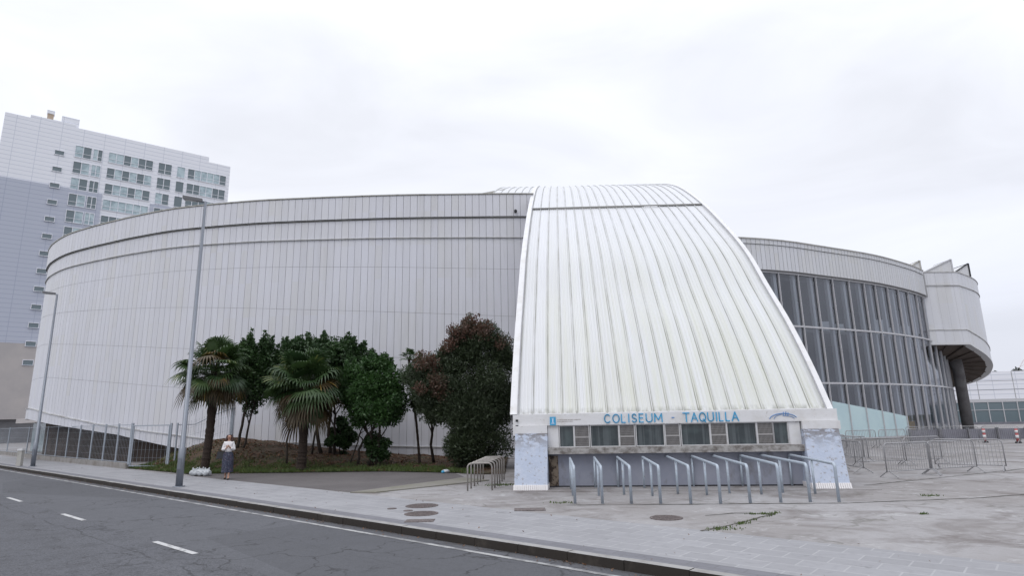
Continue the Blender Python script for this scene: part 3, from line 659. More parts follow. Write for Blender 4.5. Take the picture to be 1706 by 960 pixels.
# part of the vault that runs on over the arena roof
i16=min(range(len(pr)),key=lambda i:abs(pr[i].x-17.2))
g=MB(); sail_surface(g,i16,len(pr)-1,UL,WR,-6,0,lift=0.05); g.build('vault_extension',M['sail'],tk,at=tk_at)
# seam flashing
g=MB(); v,z=pr[iseam]
d=(pr[iseam+1]-pr[iseam-1]).normalized()
a=L(UL(v)-0.0,v-d.y*0.08,z+d.x*0.08+TW(v,0)); b=L(WR(v),v-d.y*0.08,z+d.x*0.08+TW(v,1))
g.beam(a,b,0.07,0.07,up=(0,-d.y,d.x)); g.build('seam_flashing',M['band_grey'],tk,at=tk_at)
# edge trims (box gutters that follow the curve) and side walls
def edge_trim(uf, w, name, out):
    g=MB()
    for i in range(len(pr)-1):
        q=[]
        for j in (i,i+1):
            v,z=pr[j]; d=(pr[min(j+1,len(pr)-1)]-pr[max(j-1,0)]).normalized(); nv,nz_=-d.y,d.x
            for du,h in ((0,-0.30),(w*out,-0.30),(w*out,0.10),(0,0.10)):
                q.append(L(uf(v)+du,v+nv*h,z+nz_*h+TW(v,0 if out<0 else 1)))
        g.face([q[0],q[1],q[5],q[4]]); g.face([q[1],q[2],q[6],q[5]]); g.face([q[2],q[3],q[7],q[6]]); g.face([q[3],q[0],q[4],q[7]])
    g.build(name,M['white'],tk,at=tk_at)
edge_trim(lambda v:UL(v)+0.02,0.22,'edge_trim',-1); edge_trim(lambda v:WR(v)-0.02,0.17,'edge_trim',1)
# thin dark joint cover beside the right trim
for uf,nm_ in ((lambda v:WR(v)-0.06,'edge_joint'),(lambda v:UL(v)+0.03,'edge_joint')):
    g=MB()
    for i in range(len(pr)-1):
        q=[]
        for j in (i,i+1):
            v,z=pr[j]; d=(pr[min(j+1,len(pr)-1)]-pr[max(j-1,0)]).normalized(); tw=TW(v,0 if uf(1)<4 else 1); q+= [L(uf(v),v-d.y*0.125,z+d.x*0.125+tw),L(uf(v)+0.03,v-d.y*0.125,z+d.x*0.125+tw)]
        g.face([q[0],q[1],q[3],q[2]])
    g.build(nm_,M['steel_dark'],tk,at=tk_at)
g=MB()
for uf,sg in ((lambda v:UL(v)-0.06,-1),(lambda v:WR(v)+0.06,1)):
    for i in range(len(pr)-1):
        v0,z0=pr[i]; v1,z1=pr[i+1]
        if v0>26: break
        g.face([L(uf(v0),v0+0.1,-0.1),L(uf(v1),v1+0.1,-0.1),L(uf(v1),v1+0.1,z1-0.1),L(uf(v0),v0+0.1,z0-0.1)],0,[(v0,0),(v1,0),(v1,z1),(v0,z0)])
g.build('side_walls',M['wing'],tk,at=tk_at)
# the low wedge of the arena roof light left of the vault
g=MB(); p=[L(-5.6,19.4,15.45),L(-2.7,19.4,15.45),L(-2.7,19.4,17.10),L(-5.6,19.4,16.72)]; q=[L(-5.6,24,15.45),L(-2.7,24,15.45),L(-2.7,24,17.9),L(-5.6,24,17.2)]
g.hexa([p[0],p[1],q[1],q[0],p[3],p[2],q[2],q[3]]); g.build('roof_wedge',M['coping'],tk,at=tk_at)

# fascia with brackets at both ends
g=MB(); g.box(-0.14,9.42,0.74,1.06,1.83,2.17,T=L); g.box(-0.14,0.04,0.70,1.06,1.54,1.832,T=L); g.box(9.20,9.46,0.70,1.06,1.58,1.832,T=L)
g.box(-0.10,9.38,1.0,1.3,2.10,2.2,T=L)
fas=g.build('fascia',M['white'],tk,at=tk_at)
for z0,z1 in ((1.96,2.03),(1.80,1.86),(1.68,1.72)):
    g=MB(); g.box(-0.05,0.03,0.688,0.699,z0,z1,T=L); g.build('vent_slot',M['dark'],fas)
for c in kids(fas): c.location=(-tk_at[0],-tk_at[1],0); 
def arcp(cx,cy,rx,ry,a0,a1,n=10): return [(cx+rx*math.cos(R(a0+(a1-a0)*k/n)),cy+ry*math.sin(R(a0+(a1-a0)*k/n))) for k in range(n+1)]
GLY={'C':[arcp(.5,.5,.46,.5,45,315,14)],'O':[arcp(.5,.5,.48,.5,0,360,20)],'L':[[(0.05,1),(0.05,0),(.8,0)]],'I':[[(.5,0),(.5,1)]],
 'S':[arcp(.5,.74,.36,.26,20,270,9)+arcp(.5,.25,.38,.25,90,-160,9)],'E':[[(.85,1),(.08,1),(.08,0),(.85,0)],[(.08,.52),(.75,.52)]],
 'U':[[(.06,1),(.06,.36)]+arcp(.5,.36,.44,.36,180,360,9)+[(.94,1)]],'M':[[(.02,0),(.06,1),(.5,.25),(.94,1),(.98,0)]],
 'T':[[(0,1),(1,1)],[(.5,1),(.5,0)]],'A':[[(0,0),(.5,1),(1,0)],[(.2,.36),(.8,.36)]],'Q':[arcp(.5,.5,.48,.5,0,360,20),[(.6,.25),(.95,-.06)]]}
GW={'I':0.25,'M':1.15,'L':0.72,'E':0.75,'S':0.8}
def text_obj(txt, u0, u1, z0, z1, m, parent, v, name='lettering'):
    gap=0.30; tot=sum(GW.get(c,1.0) for c in txt)+gap*(len(txt)-1); sc=(u1-u0)/tot; u=u0; g=MB()
    for c in txt:
        w=GW.get(c,1.0)*sc; g=MB()
        for st in GLY[c]:
            pts=[L(u+x*w,v,z0+y*(z1-z0)) for x,y in st]
            for a,b in zip(pts,pts[1:]):
                a=Vector(a);b=Vector(b);d=(b-a).normalized()*0.012
                g.beam(a-d,b+d,0.030,0.03,up=(N2.x,N2.y,0.0))
        u+=w+gap*sc
        o=g.build('letter',m,parent,at=tk_at)
text_obj('COLISEUM',2.67,4.40,1.885,2.125,M['blue'],fas,0.73)
text_obj('TAQUILLA',5.02,6.62,1.875,2.125,M['blue'],fas,0.73)
def childbox(name,m,parent,boxes):
    g=MB()
    for b in boxes: g.box(*b,T=L)
    return g.build(name,m,parent,at=tk_at)
childbox('dash_mark',M['blue_arc'],fas,[(4.68,4.76,0.725,0.738,1.985,2.015)])
lg=childbox('emblem_plate',M['blue'],fas,[(1.01,1.19,0.722,0.738,1.835,2.09)])
childbox('emblem',mat('emblem_white',(0.5,0.65,0.8)),lg,[(1.06,1.14,0.714,0.72,1.90,1.92),(1.08,1.12,0.714,0.72,1.925,2.03),(1.065,1.135,0.714,0.72,2.035,2.05),(1.05,1.15,0.714,0.72,1.875,1.89)])
gm=mat('small_print_grey',(0.36,0.33,0.31)); rr=random.Random(2)
for z in (1.985,1.935):
    bx=[]; u=1.24
    while u<(1.95 if z>1.96 else 1.72): w=rr.uniform(0.015,0.035); bx.append((u,u+w,0.733,0.738,z,z+0.022)); u+=w+rr.uniform(0.006,0.02)
    childbox('small_print_line',gm,fas,bx)
g=MB()
for rx,rz,z0,th0,th1,rd in ((0.40,0.19,1.87,0.12,0.93,0.012),(0.33,0.12,1.875,0.1,0.5,0.008),(0.27,0.15,1.88,0.55,0.95,0.008)):
    g.tube([L(7.90+rx*math.cos(math.pi*(th0+(th1-th0)*k/20)),0.728,z0+rz*math.sin(math.pi*(th0+(th1-th0)*k/20))) for k in range(21)],rd,6)
for du in (-0.04,0.03,0.09): g.tube([L(7.94+du,0.728,1.99),L(7.96+du,0.728,2.12-abs(du)*0.4)],0.012,6)
g.build('arched_logo',M['blue_arc'],fas,at=tk_at)

# window wall
WN=[(1.30,1.71,'p'),(1.76,2.18,'g'),(2.25,3.07,'p'),(3.12,3.55,'g'),(3.62,4.42,'p'),(4.48,4.88,'g'),(4.95,5.76,'p'),(5.81,6.24,'g'),(6.29,7.10,'p'),(7.15,7.58,'g'),(7.61,8.00,'p')]
childbox('window_wall_backing',M['dark'],tk,[(0.9,8.4,1.10,1.2,0.95,1.9)])
for u0,u1,k in WN:
    f=childbox('ticket_window' if k=='p' else 'grille_window',M['white_clean'],tk,[(u0-0.026,u0,0.78,0.90,1.17,1.829),(u1,u1+0.026,0.78,0.90,1.17,1.829),(u0,u1,0.78,0.90,1.17,1.195),(u0,u1,0.78,0.90,1.80,1.829)])
    if k=='p': childbox('pane',M['booth_glass'],f,[(u0,u1,0.86,0.875,1.195,1.80)])
    else:
        nb=12; bs=[(u0+(u1-u0)*(j+0.5)/nb-0.005,u0+(u1-u0)*(j+0.5)/nb+0.005,0.79,0.805,1.195,1.80) for j in range(nb)]
        bs+= [(u0,u1,0.806,0.818,1.195+0.605*j/12-0.003,1.195+0.605*j/12+0.003) for j in range(1,12)]+[(u0,u1,0.785,0.82,1.45,1.485)]
        childbox('grille_bars',M['grille'],f,bs); childbox('pane',mat('grille_back',(0.13,0.12,0.12),0.6),f,[(u0,u1,0.87,0.885,1.195,1.80)])
for a,b in ((0.93,1.262),(8.038,8.36)):
    childbox('blank_panel',M['white'],tk,[(a,b,0.80,0.92,1.17,1.829)])
childbox('sill',M['sill'],tk,[(0.93,8.4,0.52,0.95,0.985,1.168)])
childbox('counter_wall',M['booth_wall'],tk,[(0.93,8.6,0.78,1.1,-0.02,0.983)])
childbox('broken_render',mat('broken_render',(0.20,0.16,0.12),0.9,noise=[(6,6,(0.03,0.02,0.015),0.45,0.55,0.95)]),tk,[(0.935,1.22,0.755,0.779,0.05,0.93)])
childbox('wall_base',M['dark_in'],tk,[(0.93,8.6,0.76,0.779,-0.02,0.05)])
# flaking piers
def pier(u0,u1,foot_u0,foot_u1):
    g=MB(); n=6
    g.hexa([L(foot_u0,0.06,0.14),L(foot_u1,0.06,0.14),L(foot_u1,1.5,0.14),L(foot_u0,1.5,0.14),L(u0,0.60,1.60),L(u1,0.60,1.60),L(u1,1.5,1.60),L(u0,1.5,1.60)])
    o=g.build('pier',M['pier'],tk,at=tk_at)
    g=MB(); m=18
    for k in range(m):
        a=foot_u0-0.02+(foot_u1-foot_u0+0.04)*k/m; b=a+(foot_u1-foot_u0+0.04)/m*0.78
        g.hexa([L(a,-0.04,0.0),L(b,-0.04,0.0),L(b,0.08,0.0),L(a,0.08,0.0),L(a,0.02,0.15),L(b,0.02,0.15),L(b,0.12,0.15),L(a,0.12,0.15)])
    g.box(foot_u0-0.02,foot_u1+0.02,0.04,1.5,0.0,0.142,T=L)
    g.build('ribbed_foot',M['plinth_white'],o,at=(0,0,0)); 
    for c in kids(o): c.location=(-tk_at[0],-tk_at[1],0)
    g=MB(); g.box(u0+0.01,u1-0.01,0.66,1.5,1.603,1.828,T=L); g.build('pier_cap',M['white'],tk,at=tk_at)
pier(-0.06,0.93,-0.05,0.92); pier(8.38,9.36,8.27,9.27)
# concrete apron, stained white, in front of the piers
g=MB(); g.box(-0.4,9.9,-0.35,0.8,-0.1,0.012,T=L); tag(g.build('apron',M['plaza']),kind='structure')

# ------------------------------------------------------------------ glazed wing
wg_at=(30,52,0)
wg=empty('glazed_wing',wg_at,label='curved glass curtain wall with white panelled parapet, right of the sail roof',cat='building')
RP=[(8,44.2),(13,44.5),(17.75,45.28),(21.26,46.33),(25.07,48.12),(30.97,51.14),(36.0,54.6),(39.09,57.19),(42.5,60.6),(46,65),(48.5,70.5),(49.5,76)]
wp=resample(RP,0.40); wn=normals(wp)
def w3(i,off,z): p=wp[i]+wn[i]*off; return (p.x,p.y,z)
i_pod=min(range(len(wp)),key=lambda i:abs(wp[i].x-39.5))
g=MB()
for i in range(i_pod):
    for z0,z1,off in ((12.98,14.95,0.30),(14.98,15.36,0.36)):
        d=(wp[i+1]-wp[i]).normalized()*0.014; a=wp[i]+wn[i]*off+d; b=wp[i+1]+wn[i+1]*off-d
        g.face([(a.x,a.y,z0),(b.x,b.y,z0),(b.x,b.y,z1),(a.x,a.y,z1)],0,[(i*.4+.01,z0),(i*.4+.39,z0),(i*.4+.39,z1),(i*.4+.01,z1)])
g.build('parapet_cladding',M['wing'],wg,at=wg_at)
def wstrip(mb,z0,z1,o0,o1,i0=0,i1=None,uv=False):
    for i in range(i0,(i1 or len(wp)-1)):
        a0,a1,b0,b1=w3(i,o0,z0),w3(i,o1,z0),w3(i+1,o0,z0),w3(i+1,o1,z0)
        c0,c1,d0,d1=w3(i+1,o0,z1),w3(i+1,o1,z1),w3(i,o0,z1),w3(i,o1,z1)
        mb.face([a1,b1,c1,d1]); mb.face([d1,c1,c0,d0]); mb.face([a0,b0,b1,a1]); mb.face([b0,a0,d0,c0])
g=MB(); wstrip(g,12.94,15.34,-0.3,0.27); g.build('parapet_wall',M['drum_gap'],wg,at=wg_at)
g=MB(); wstrip(g,15.36,15.44,-0.3,0.42,0,i_pod); g.build('parapet_coping',M['coping'],wg,at=wg_at)
g=MB()
for i in range(len(wp)-1): g.face([w3(i,0,0.1),w3(i+1,0,0.1),w3(i+1,0,12.94),w3(i,0,12.94)])
g.build('glazing',M['glass'],wg,at=wg_at)
g=MB()
for z in (0.12,4.38,8.69,12.86): wstrip(g,z-0.07,z+0.07,-0.10,0.10)
g.build('transoms',M['mullion'],wg,at=wg_at)
pos=[]; i=3; k=0
while i<len(wp)-1:
    pos.append(i); k+=1; i=3+round(k*1.95/0.40)
for i in pos:
    g=MB(); d=(wp[i+1]-wp[i-1]).normalized()
    def c4(o0,o1,w,z): 
        return [(q.x,q.y,z) for q in (wp[i]+wn[i]*o0-d*w, wp[i]+wn[i]*o1-d*w, wp[i]+wn[i]*o1+d*w, wp[i]+wn[i]*o0+d*w)]
    g.hexa(c4(-0.06,0.12,0.034,0.0)+c4(-0.06,0.12,0.034,12.92)); 
    mo=g.build('mullion',M['mullion'],wg,at=wg_at)
    g=MB(); g.hexa(c4(-0.62,-0.36,0.14,0.0)+c4(-0.62,-0.36,0.14,12.9)); mo2=g.build('inner_column',M['col_in'],wg,at=wg_at)
g=MB(); wstrip(g,0.0,0.10,-0.3,0.35); g.build('base_kerb',M['litter_tree'],wg,at=wg_at)
g=MB()
for z in (4.2,8.5,12.6): wstrip(g,z,z+0.25,-7.0,-1.1,6)
g.build('floor_slabs',M['floor_in'],wg,at=wg_at)
g=MB(); wstrip(g,0.0,12.9,-7.4,-7.1,6); g.build('inner_wall',M['dark_in'],wg,at=wg_at)
g=MB(); rr=random.Random(5)
for i in range(12,len(wp)-4,5):
    if rr.random()<0.75:
        z=rr.choice((8.75,8.75,4.45)); h=rr.uniform(0.8,1.9); o=-rr.uniform(1.4,3.0)
        a=wp[i]+wn[i]*o; g.box(a.x,a.x+rr.uniform(0.5,1.6),a.y,a.y+0.4,z,z+h)
g.build('furniture',M['col_in'],wg,at=wg_at)
# pale aqua ramp wall just inside the glass
ia=min(range(len(wp)),key=lambda i:abs(wp[i].x-19.0)); ib=min(range(len(wp)),key=lambda i:abs(wp[i].x-32.9))
g=MB()
for i in range(ia,ib):
    za=3.75-(wp[i].x-19.5)*0.15; zb=3.75-(wp[i+1].x-19.5)*0.15
    g.face([w3(i,0.03,0.2),w3(i+1,0.03,0.2),w3(i+1,0.03,zb),w3(i,0.03,za)])
g.build('aqua_panel',M['aqua'],wg,at=wg_at)
g=MB(); i=ib+2; a=wp[i]-wn[i]*0.6; g.box(a.x,a.x+0.5,a.y,a.y+0.3,0.1,1.7); g.box(a.x+0.7,a.x+1.2,a.y+.4,a.y+0.7,0.1,1.3); g.build('yellow_stand',M['yellow'],wg,at=wg_at)

# cantilevered pod
pd_at=(46,64,0)
pod=empty('cantilevered_pod',pd_at,label='rounded white pod jutting out above a dark underside at the end of the glass wall',cat='building')
PP=[(39.4,57.75),(43.3,58.0),(43.55,58.1),(46.7,60.6),(48.9,62.8),(50.5,64.9),(52.1,67.8),(52.8,70.6),(52.4,72.8),(50.6,75.2),(47.5,77.0)]
def lp(P,step):
    o=[];
    for a,b in zip(P,P[1:]):
        a=Vector(a); b=Vector(b); n=max(1,round((b-a).length/step)); o+=[a.lerp(b,k/n) for k in range(n)]
    return o+[Vector(P[-1])]
pp=lp(PP[:2],0.45)+resample(PP[2:],0.45); pn=normals(pp)
arc=[0]
for a,b in zip(pp,pp[1:]): arc.append(arc[-1]+(b-a).length)
sA=arc[len(lp(PP[:2],0.45))-1]
zb=lambda i: 8.50-0.178*max(0,arc[i]-sA)
zl=lambda i: 9.72-0.150*max(0,arc[i]-sA)
def p3(i,o,z): q=pp[i]+pn[i]*o; return (q.x,q.y,z)
g=MB()
for i in range(len(pp)-1):
    for lo,hi,of in ((zb,lambda j:zl(j)-0.05,0.06),(zl,lambda j:14.0,0.0),(lambda j:14.08,lambda j:15.40,0.04)):
        gx=0.012 if i%2==0 else 0
        a,b=pp[i]+pn[i]*of,pp[i+1]+pn[i+1]*of; d=(b-a).normalized()*gx; a=a+d
        g.face([(a.x,a.y,lo(i)),(b.x,b.y,lo(i+1)),(b.x,b.y,hi(i+1)),(a.x,a.y,hi(i))],0,[(arc[i]+.02,lo(i)),(arc[i+1]-.02,lo(i+1)),(arc[i+1]-.02,hi(i+1)),(arc[i]+.02,hi(i))])
g.build('pod_cladding',M['pod'],pod,at=pd_at)
g=MB()
for i in range(len(pp)-1): g.face([p3(i,-0.05,zb(i)),p3(i+1,-0.05,zb(i+1)),p3(i+1,-0.05,15.38),p3(i,-0.05,15.38)])
g.build('pod_joints',M['drum_gap'],pod,at=pd_at)
for f,h,o1 in ((zl,0.06,0.12),(lambda j:14.04,0.04,0.08),(lambda j:15.40,0.05,0.10)):
    g=MB()
    for i in range(len(pp)-1):
        a0,a1,b0,b1=p3(i,-0.05,f(i)-h),p3(i,o1,f(i)-h),p3(i+1,-0.05,f(i+1)-h),p3(i+1,o1,f(i+1)-h)
        c0,c1,d0,d1=p3(i+1,-0.05,f(i+1)+h*.3),p3(i+1,o1,f(i+1)+h*.3),p3(i,-0.05,f(i)+h*.3),p3(i,o1,f(i)+h*.3)
        g.face([a1,b1,c1,d1]); g.face([d1,c1,c0,d0]); g.face([a0,b0,b1,a1])
    g.build('pod_ledge',M['ledge'],pod,at=pd_at)
g=MB()
for i in range(len(pp)-1):
    q=[p3(i,0.10,zb(i)),p3(i+1,0.10,zb(i+1)),p3(i+1,0.10,zb(i+1)-0.22),p3(i,0.10,zb(i)-0.22)]
    g.face(q[::-1]); g.face([p3(i,0.10,zb(i)-0.22),p3(i+1,0.10,zb(i+1)-0.22),p3(i+1,-0.5,zb(i+1)-0.22),p3(i,-0.5,zb(i)-0.22)])
    g.face([p3(i,0.10,zb(i)),p3(i+1,0.10,zb(i+1)),p3(i+1,-0.1,zb(i+1)),p3(i,-0.1,zb(i))])
g.build('pod_rim',M['wing'],pod,at=pd_at)
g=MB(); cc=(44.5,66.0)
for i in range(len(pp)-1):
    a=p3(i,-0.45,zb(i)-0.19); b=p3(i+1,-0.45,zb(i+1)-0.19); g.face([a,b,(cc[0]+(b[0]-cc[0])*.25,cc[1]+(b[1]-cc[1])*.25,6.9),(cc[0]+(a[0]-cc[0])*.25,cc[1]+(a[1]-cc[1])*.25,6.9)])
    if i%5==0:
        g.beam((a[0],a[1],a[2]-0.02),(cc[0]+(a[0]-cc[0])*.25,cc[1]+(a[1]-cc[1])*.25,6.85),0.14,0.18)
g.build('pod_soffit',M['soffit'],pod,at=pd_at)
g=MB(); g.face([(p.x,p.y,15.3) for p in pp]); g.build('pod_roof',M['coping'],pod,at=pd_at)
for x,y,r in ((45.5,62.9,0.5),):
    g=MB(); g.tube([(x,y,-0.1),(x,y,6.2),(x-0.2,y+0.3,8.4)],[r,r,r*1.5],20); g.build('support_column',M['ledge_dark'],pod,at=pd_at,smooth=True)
# saw-tooth roof lights along the top
def saw(x,y,w,h,dep,m2):
    g=MB(); z=15.42
    g.face([(x,y,z),(x+w,y,z),(x+w,y,z+h)],0,[(x,z),(x+w,z),(x+w,z+h)]); g.face([(x,y+dep,z),(x+w,y+dep,z+h),(x+w,y+dep,z)],0,[(0,0)]*3)
    g.face([(x,y,z),(x+w,y,z+h),(x+w,y+dep,z+h),(x,y+dep,z)],0,[(0,0)]*4)
    o=g.build('roof_light',M['wing'],pod,at=pd_at)
    g=MB(); g.box(x+w,x+w+0.14,y-0.05,y+dep,z,z+h+0.05); g.beam((x,y-0.04,z+0.05),(x+w,y-0.04,z+h+0.03),0.10,0.10)
    g.build('roof_light_glass',m2,o); 
    for c in kids(o): c.location=(-pd_at[0],-pd_at[1],0)
saw(37.9,57.2,1.5,0.95,3.0,M['coping']); saw(40.5,58.9,3.2,1.45,2.5,M['mullion']); saw(44.3,60.4,2.2,1.35,2.5,M['dark']); saw(47.4,63.2,0.9,1.0,2.0,M['dark'])

# ------------------------------------------------------------------ apartment tower
fx,fy=-79.8,100.0; FD=Vector((0.7915,0.6112)); FN=Vector((0.6112,-0.7915))
ap_at=(fx,fy,0)
def FA(s,n,z): p=Vector((fx,fy))+FD*s+FN*n; return (p.x,p.y,z)
ap=empty('apartment_tower',ap_at,label='tall white and grey clad apartment tower with beige foot, left background',cat='building')
def fab(name,mm,parent,boxes):
    g=MB()
    for b in boxes: g.box(*b,T=FA,uvf=lambda q:((q[0]-fx)*FD.x+(q[1]-fy)*FD.y,q[2]))
    return g.build(name,mm,parent,at=ap_at if parent is ap else (0,0,0))
fab('white_wall',M['tower_white'],ap,[(-8.0,28.1,-14,0,15.9,54.3),(-8.0,24.0,-13.5,-0.02,54.3,55.35),(-4.6,1.9,-12,-0.05,55.3,55.9)])
fab('grey_wall',M['tower_grey'],ap,[(-8.0,7.1,0,0.12,15.9,43.75),(14.7,19.9,0,0.12,15.9,43.45),(-8.06,-8.0,-14,0.12,15.9,43.7)])
fab('beige_wall',M['tower_beige'],ap,[(-9.0,40,-14,0.16,3.7,15.88)])
fab('ground_storey',mat('podium_grey',(0.20,0.20,0.21),0.8,noise=[(0.3,4,(0.14,0.14,0.15),0.4,0.6,0.8)]),ap,[(-20,40,-14,-0.8,-0.2,3.7)])
fab('roof_box',M['tower_white'],ap,[(-0.3,2.3,-6,-0.5,55.3,57.2)])
fab('roof_vent',M['coping'],ap,[(5.2,6.4,-3,-2.0,55.3,55.9),(17.6,18.8,-3,-2,55.3,56.1)])
fab('chimney',mat('chimney_tan',(0.42,0.33,0.25),0.7),ap,[(-2.4,-1.5,-2,-1.0,55.5,57.3)]); fab('chimney_cap',M['tower_white'],ap,[(-2.5,-1.4,-2.1,-0.9,57.3,57.9)])
rr=random.Random(8)
def window(s0,s1,z0,z1,n=2,kind=None,off=0.0):
    bx=[(s0-0.08,s0,off-0.02,off+0.10,z0,z1),(s1,s1+0.08,off-0.02,off+0.10,z0,z1),(s0-0.08,s1+0.08,off-0.02,off+0.10,z1,z1+0.09),(s0-0.08,s1+0.08,off-0.02,off+0.14,z0-0.09,z0)]
    for k in range(1,n): s=s0+(s1-s0)*k/n; bx.append((s-0.05,s+0.05,off-0.02,off+0.08,z0,z1))
    if n>1: bx.append((s0,s1,off-0.02,off+0.07,z0+(z1-z0)*0.33,z0+(z1-z0)*0.33+0.06))
    f=fab('window',M['tower_white'],ap,bx)
    g=MB()
    for k in range(n):
        a=s0+(s1-s0)*k/n; b=s0+(s1-s0)*(k+1)/n
        kd=kind if kind is not None else (1 if rr.random()<0.4 else 0)
        g.face([FA(a,off+0.02,z0),FA(b,off+0.02,z0),FA(b,off+0.02,z1),FA(a,off+0.02,z1)],kd)
    o=g.build('pane',[M['win_glass'],M['win_glass2']],f); o.location=(0,0,0); return f
for k in range(13):
    z=49.55-k*3.095; window(-0.55,0.75,z,z+0.75,1,0,0.17 if z<43.5 else 0.0)
for r_ in range(7):
    z=49.85-r_*3.07; off=0.12 if r_>=3 else 0.0; offb=0.12 if r_>=3 else 0
    if z>15:
        window(2.3,4.65,z,z+2.1,2,None,off); window(5.0,6.3,z,z+2.1,2,None,off)
    if r_<6: window(7.35,14.4,z+0.2,z+2.1,6,None if r_<2 else (1 if r_==3 else None),0)
    if r_<5: window(15.4,17.6,z,z+2.1,2,None,0.12 if r_>=3 else 0)
    if r_<4: window(18.6,19.9,z,z+2.1,1,None,0.12 if r_>=3 else 0)
    if r_<5: window(20.5,27.4,z+0.1,z+2.1,6,None,0)
for c in list(kids(ap)):
    for d in kids(c): d.location=(-fx,-fy,0)
for c in kids(ap):
    pass

# ------------------------------------------------------------------ far building at the right
fb_at=(80,97,0)
fb=empty('far_pavilion',fb_at,label='long low white banded building with glass strip, far right behind the plaza',cat='building')
FB0=Vector((66.0,102.0)); FB1=Vector((112.0,90.0)); FBd=(FB1-FB0).normalized(); FBn=Vector((FBd.y,-FBd.x))
def FBT(s,n,z): p=FB0+FBd*s+FBn*n; return (p.x,p.y,z)
def fbb(name,m,boxes):
    g=MB()
    for b in boxes: g.box(*b,T=FBT,uvf=lambda q:(q[0],q[2]))
    return g.build(name,m,fb,at=fb_at)
for b_ in ((-20,60,-20,0,3.95,5.35),(-20,60,-20,0.02,5.42,6.75),(-20,60,-20,0,6.82,8.25)): fbb('white_band',M['tower_white'],[b_])
fbb('band_joints',M['drum_gap'],[(-20,60,-19,-0.1,0,8.2)]+[(s,s+0.08,-0.05,0.035,3.95,8.25) for s in range(-16,60,5)])
fbb('glass_strip',M['win_glass'],[(-20,60,-0.3,-0.06,0.2,3.5)])
fbb('glass_mullions',M['mullion'],[(s/1.0,s+0.12,-0.1,0.05,0,3.6) for s in range(-18,58,2)]+[(-20,60,-0.1,0.04,3.45,3.95),(-20,60,-0.1,0.04,2.2,2.28)])
fbb('plinth',M['hoarding'],[(-20,60,-0.2,0.3,-0.2,0.35)])
# crane boom far behind
cr_o=empty('distant_crane',(150,190,0),label='thin pale crane boom rising far behind the low white building',cat='crane')
g=MB()
for a,b in (((154,190,12),(174,190,38)),((156.4,190,12),(175,190,38)),((165,190,26),(180,190,14))): g.tube([a,b],0.10,5)
for k in range(8): t=k/8; g.tube([(154+20*t,190,12+26*t),(156.4+18.6*(t+.06),190,12+26*(t+.06))],0.06,4)
g.build('boom',mat('crane_pink',(0.62,0.55,0.56)),cr_o,at=(150,190,0))
g=MB(); g.tube([(155.2,190,0),(155.2,190,12.5)],0.5,6); g.build('mast',M['coping'],cr_o,at=(150,190,0))

# ------------------------------------------------------------------ vegetation
def leaf_cloud(name, centers, radii, n, size, m, parent, seed, squash=0.9, hollow=0.55, aspect=2.2, at=(0,0,0), bias=0.0):
    """leaf-sized faces spread through overlapping lumps"""
    r=np.random.default_rng(seed); C_=np.array(centers,float); Rd=np.array(radii,float)
    w=Rd**2; w/=w.sum(); idx=r.choice(len(C_),n,p=w)
    d=r.normal(size=(n,3)); d/=np.linalg.norm(d,axis=1)[:,None]
    rad=(hollow+(1.08-hollow)*r.random(n)**0.6)
    P=C_[idx]+d*(Rd[idx]*rad)[:,None]*np.array([1,1,squash])
    # leaf frame: points outward/up
    t=d+r.normal(size=(n,3))*0.7+np.array([0,0,bias]); t/=np.linalg.norm(t,axis=1)[:,None]
    s=np.cross(t,r.normal(size=(n,3))); s/=np.linalg.norm(s,axis=1)[:,None]
    sz=size*r.uniform(0.6,1.4,n)
    a=P-t*(sz*0.5)[:,None]; b=P+s*(sz/aspect*0.5)[:,None]; c=P+t*(sz*0.5)[:,None]; e=P-s*(sz/aspect*0.5)[:,None]
    V=np.stack([a,b,c,e],1).reshape(-1,3)-np.array(at)
    me=bpy.data.meshes.new(name); me.from_pydata(V.tolist(),[],np.arange(4*n).reshape(-1,4).tolist()); me.materials.append(m)
    clump=r.random(len(C_)); u=np.clip(0.55*clump[idx]+0.45*r.random(n)*1.0,0,1)
    ul=me.uv_layers.new(name='UVMap'); ul.data.foreach_set('uv', np.repeat(np.stack([u,u],1),4,0).ravel())
    o=bpy.data.objects.new(name,me); COL.objects.link(o); o.parent=parent; return o
def branch(g,a,b,r0,r1,rng,wob=0.12):
    a=Vector(a); b=Vector(b); n=6; pts=[]
    for k in range(n+1):
        f=k/n; p=a.lerp(b,f)+Vector((rng.gauss(0,wob),rng.gauss(0,wob),0))*math.sin(math.pi*f); pts.append(p)
    g.tube(pts,[r0+(r1-r0)*k/n for k in range(n+1)],7); return pts
def lumps(cx,cy,cz,rx,ry,rz,n,rl,rng,ragged=0.0):
    out=[];rad=[]
    for k in range(n):
        while True:
            x,y,z=(rng.uniform(-1,1) for _ in range(3))
            q=x*x+y*y+z*z
            if 0.12<q<1: break
        f=0.86+ragged*rng.random()
        out.append((cx+x*rx*f,cy+y*ry*f,cz+z*rz*f)); rad.append(rl*rng.uniform(0.65,1.35)*(1.1-0.35*q))
    return out,rad
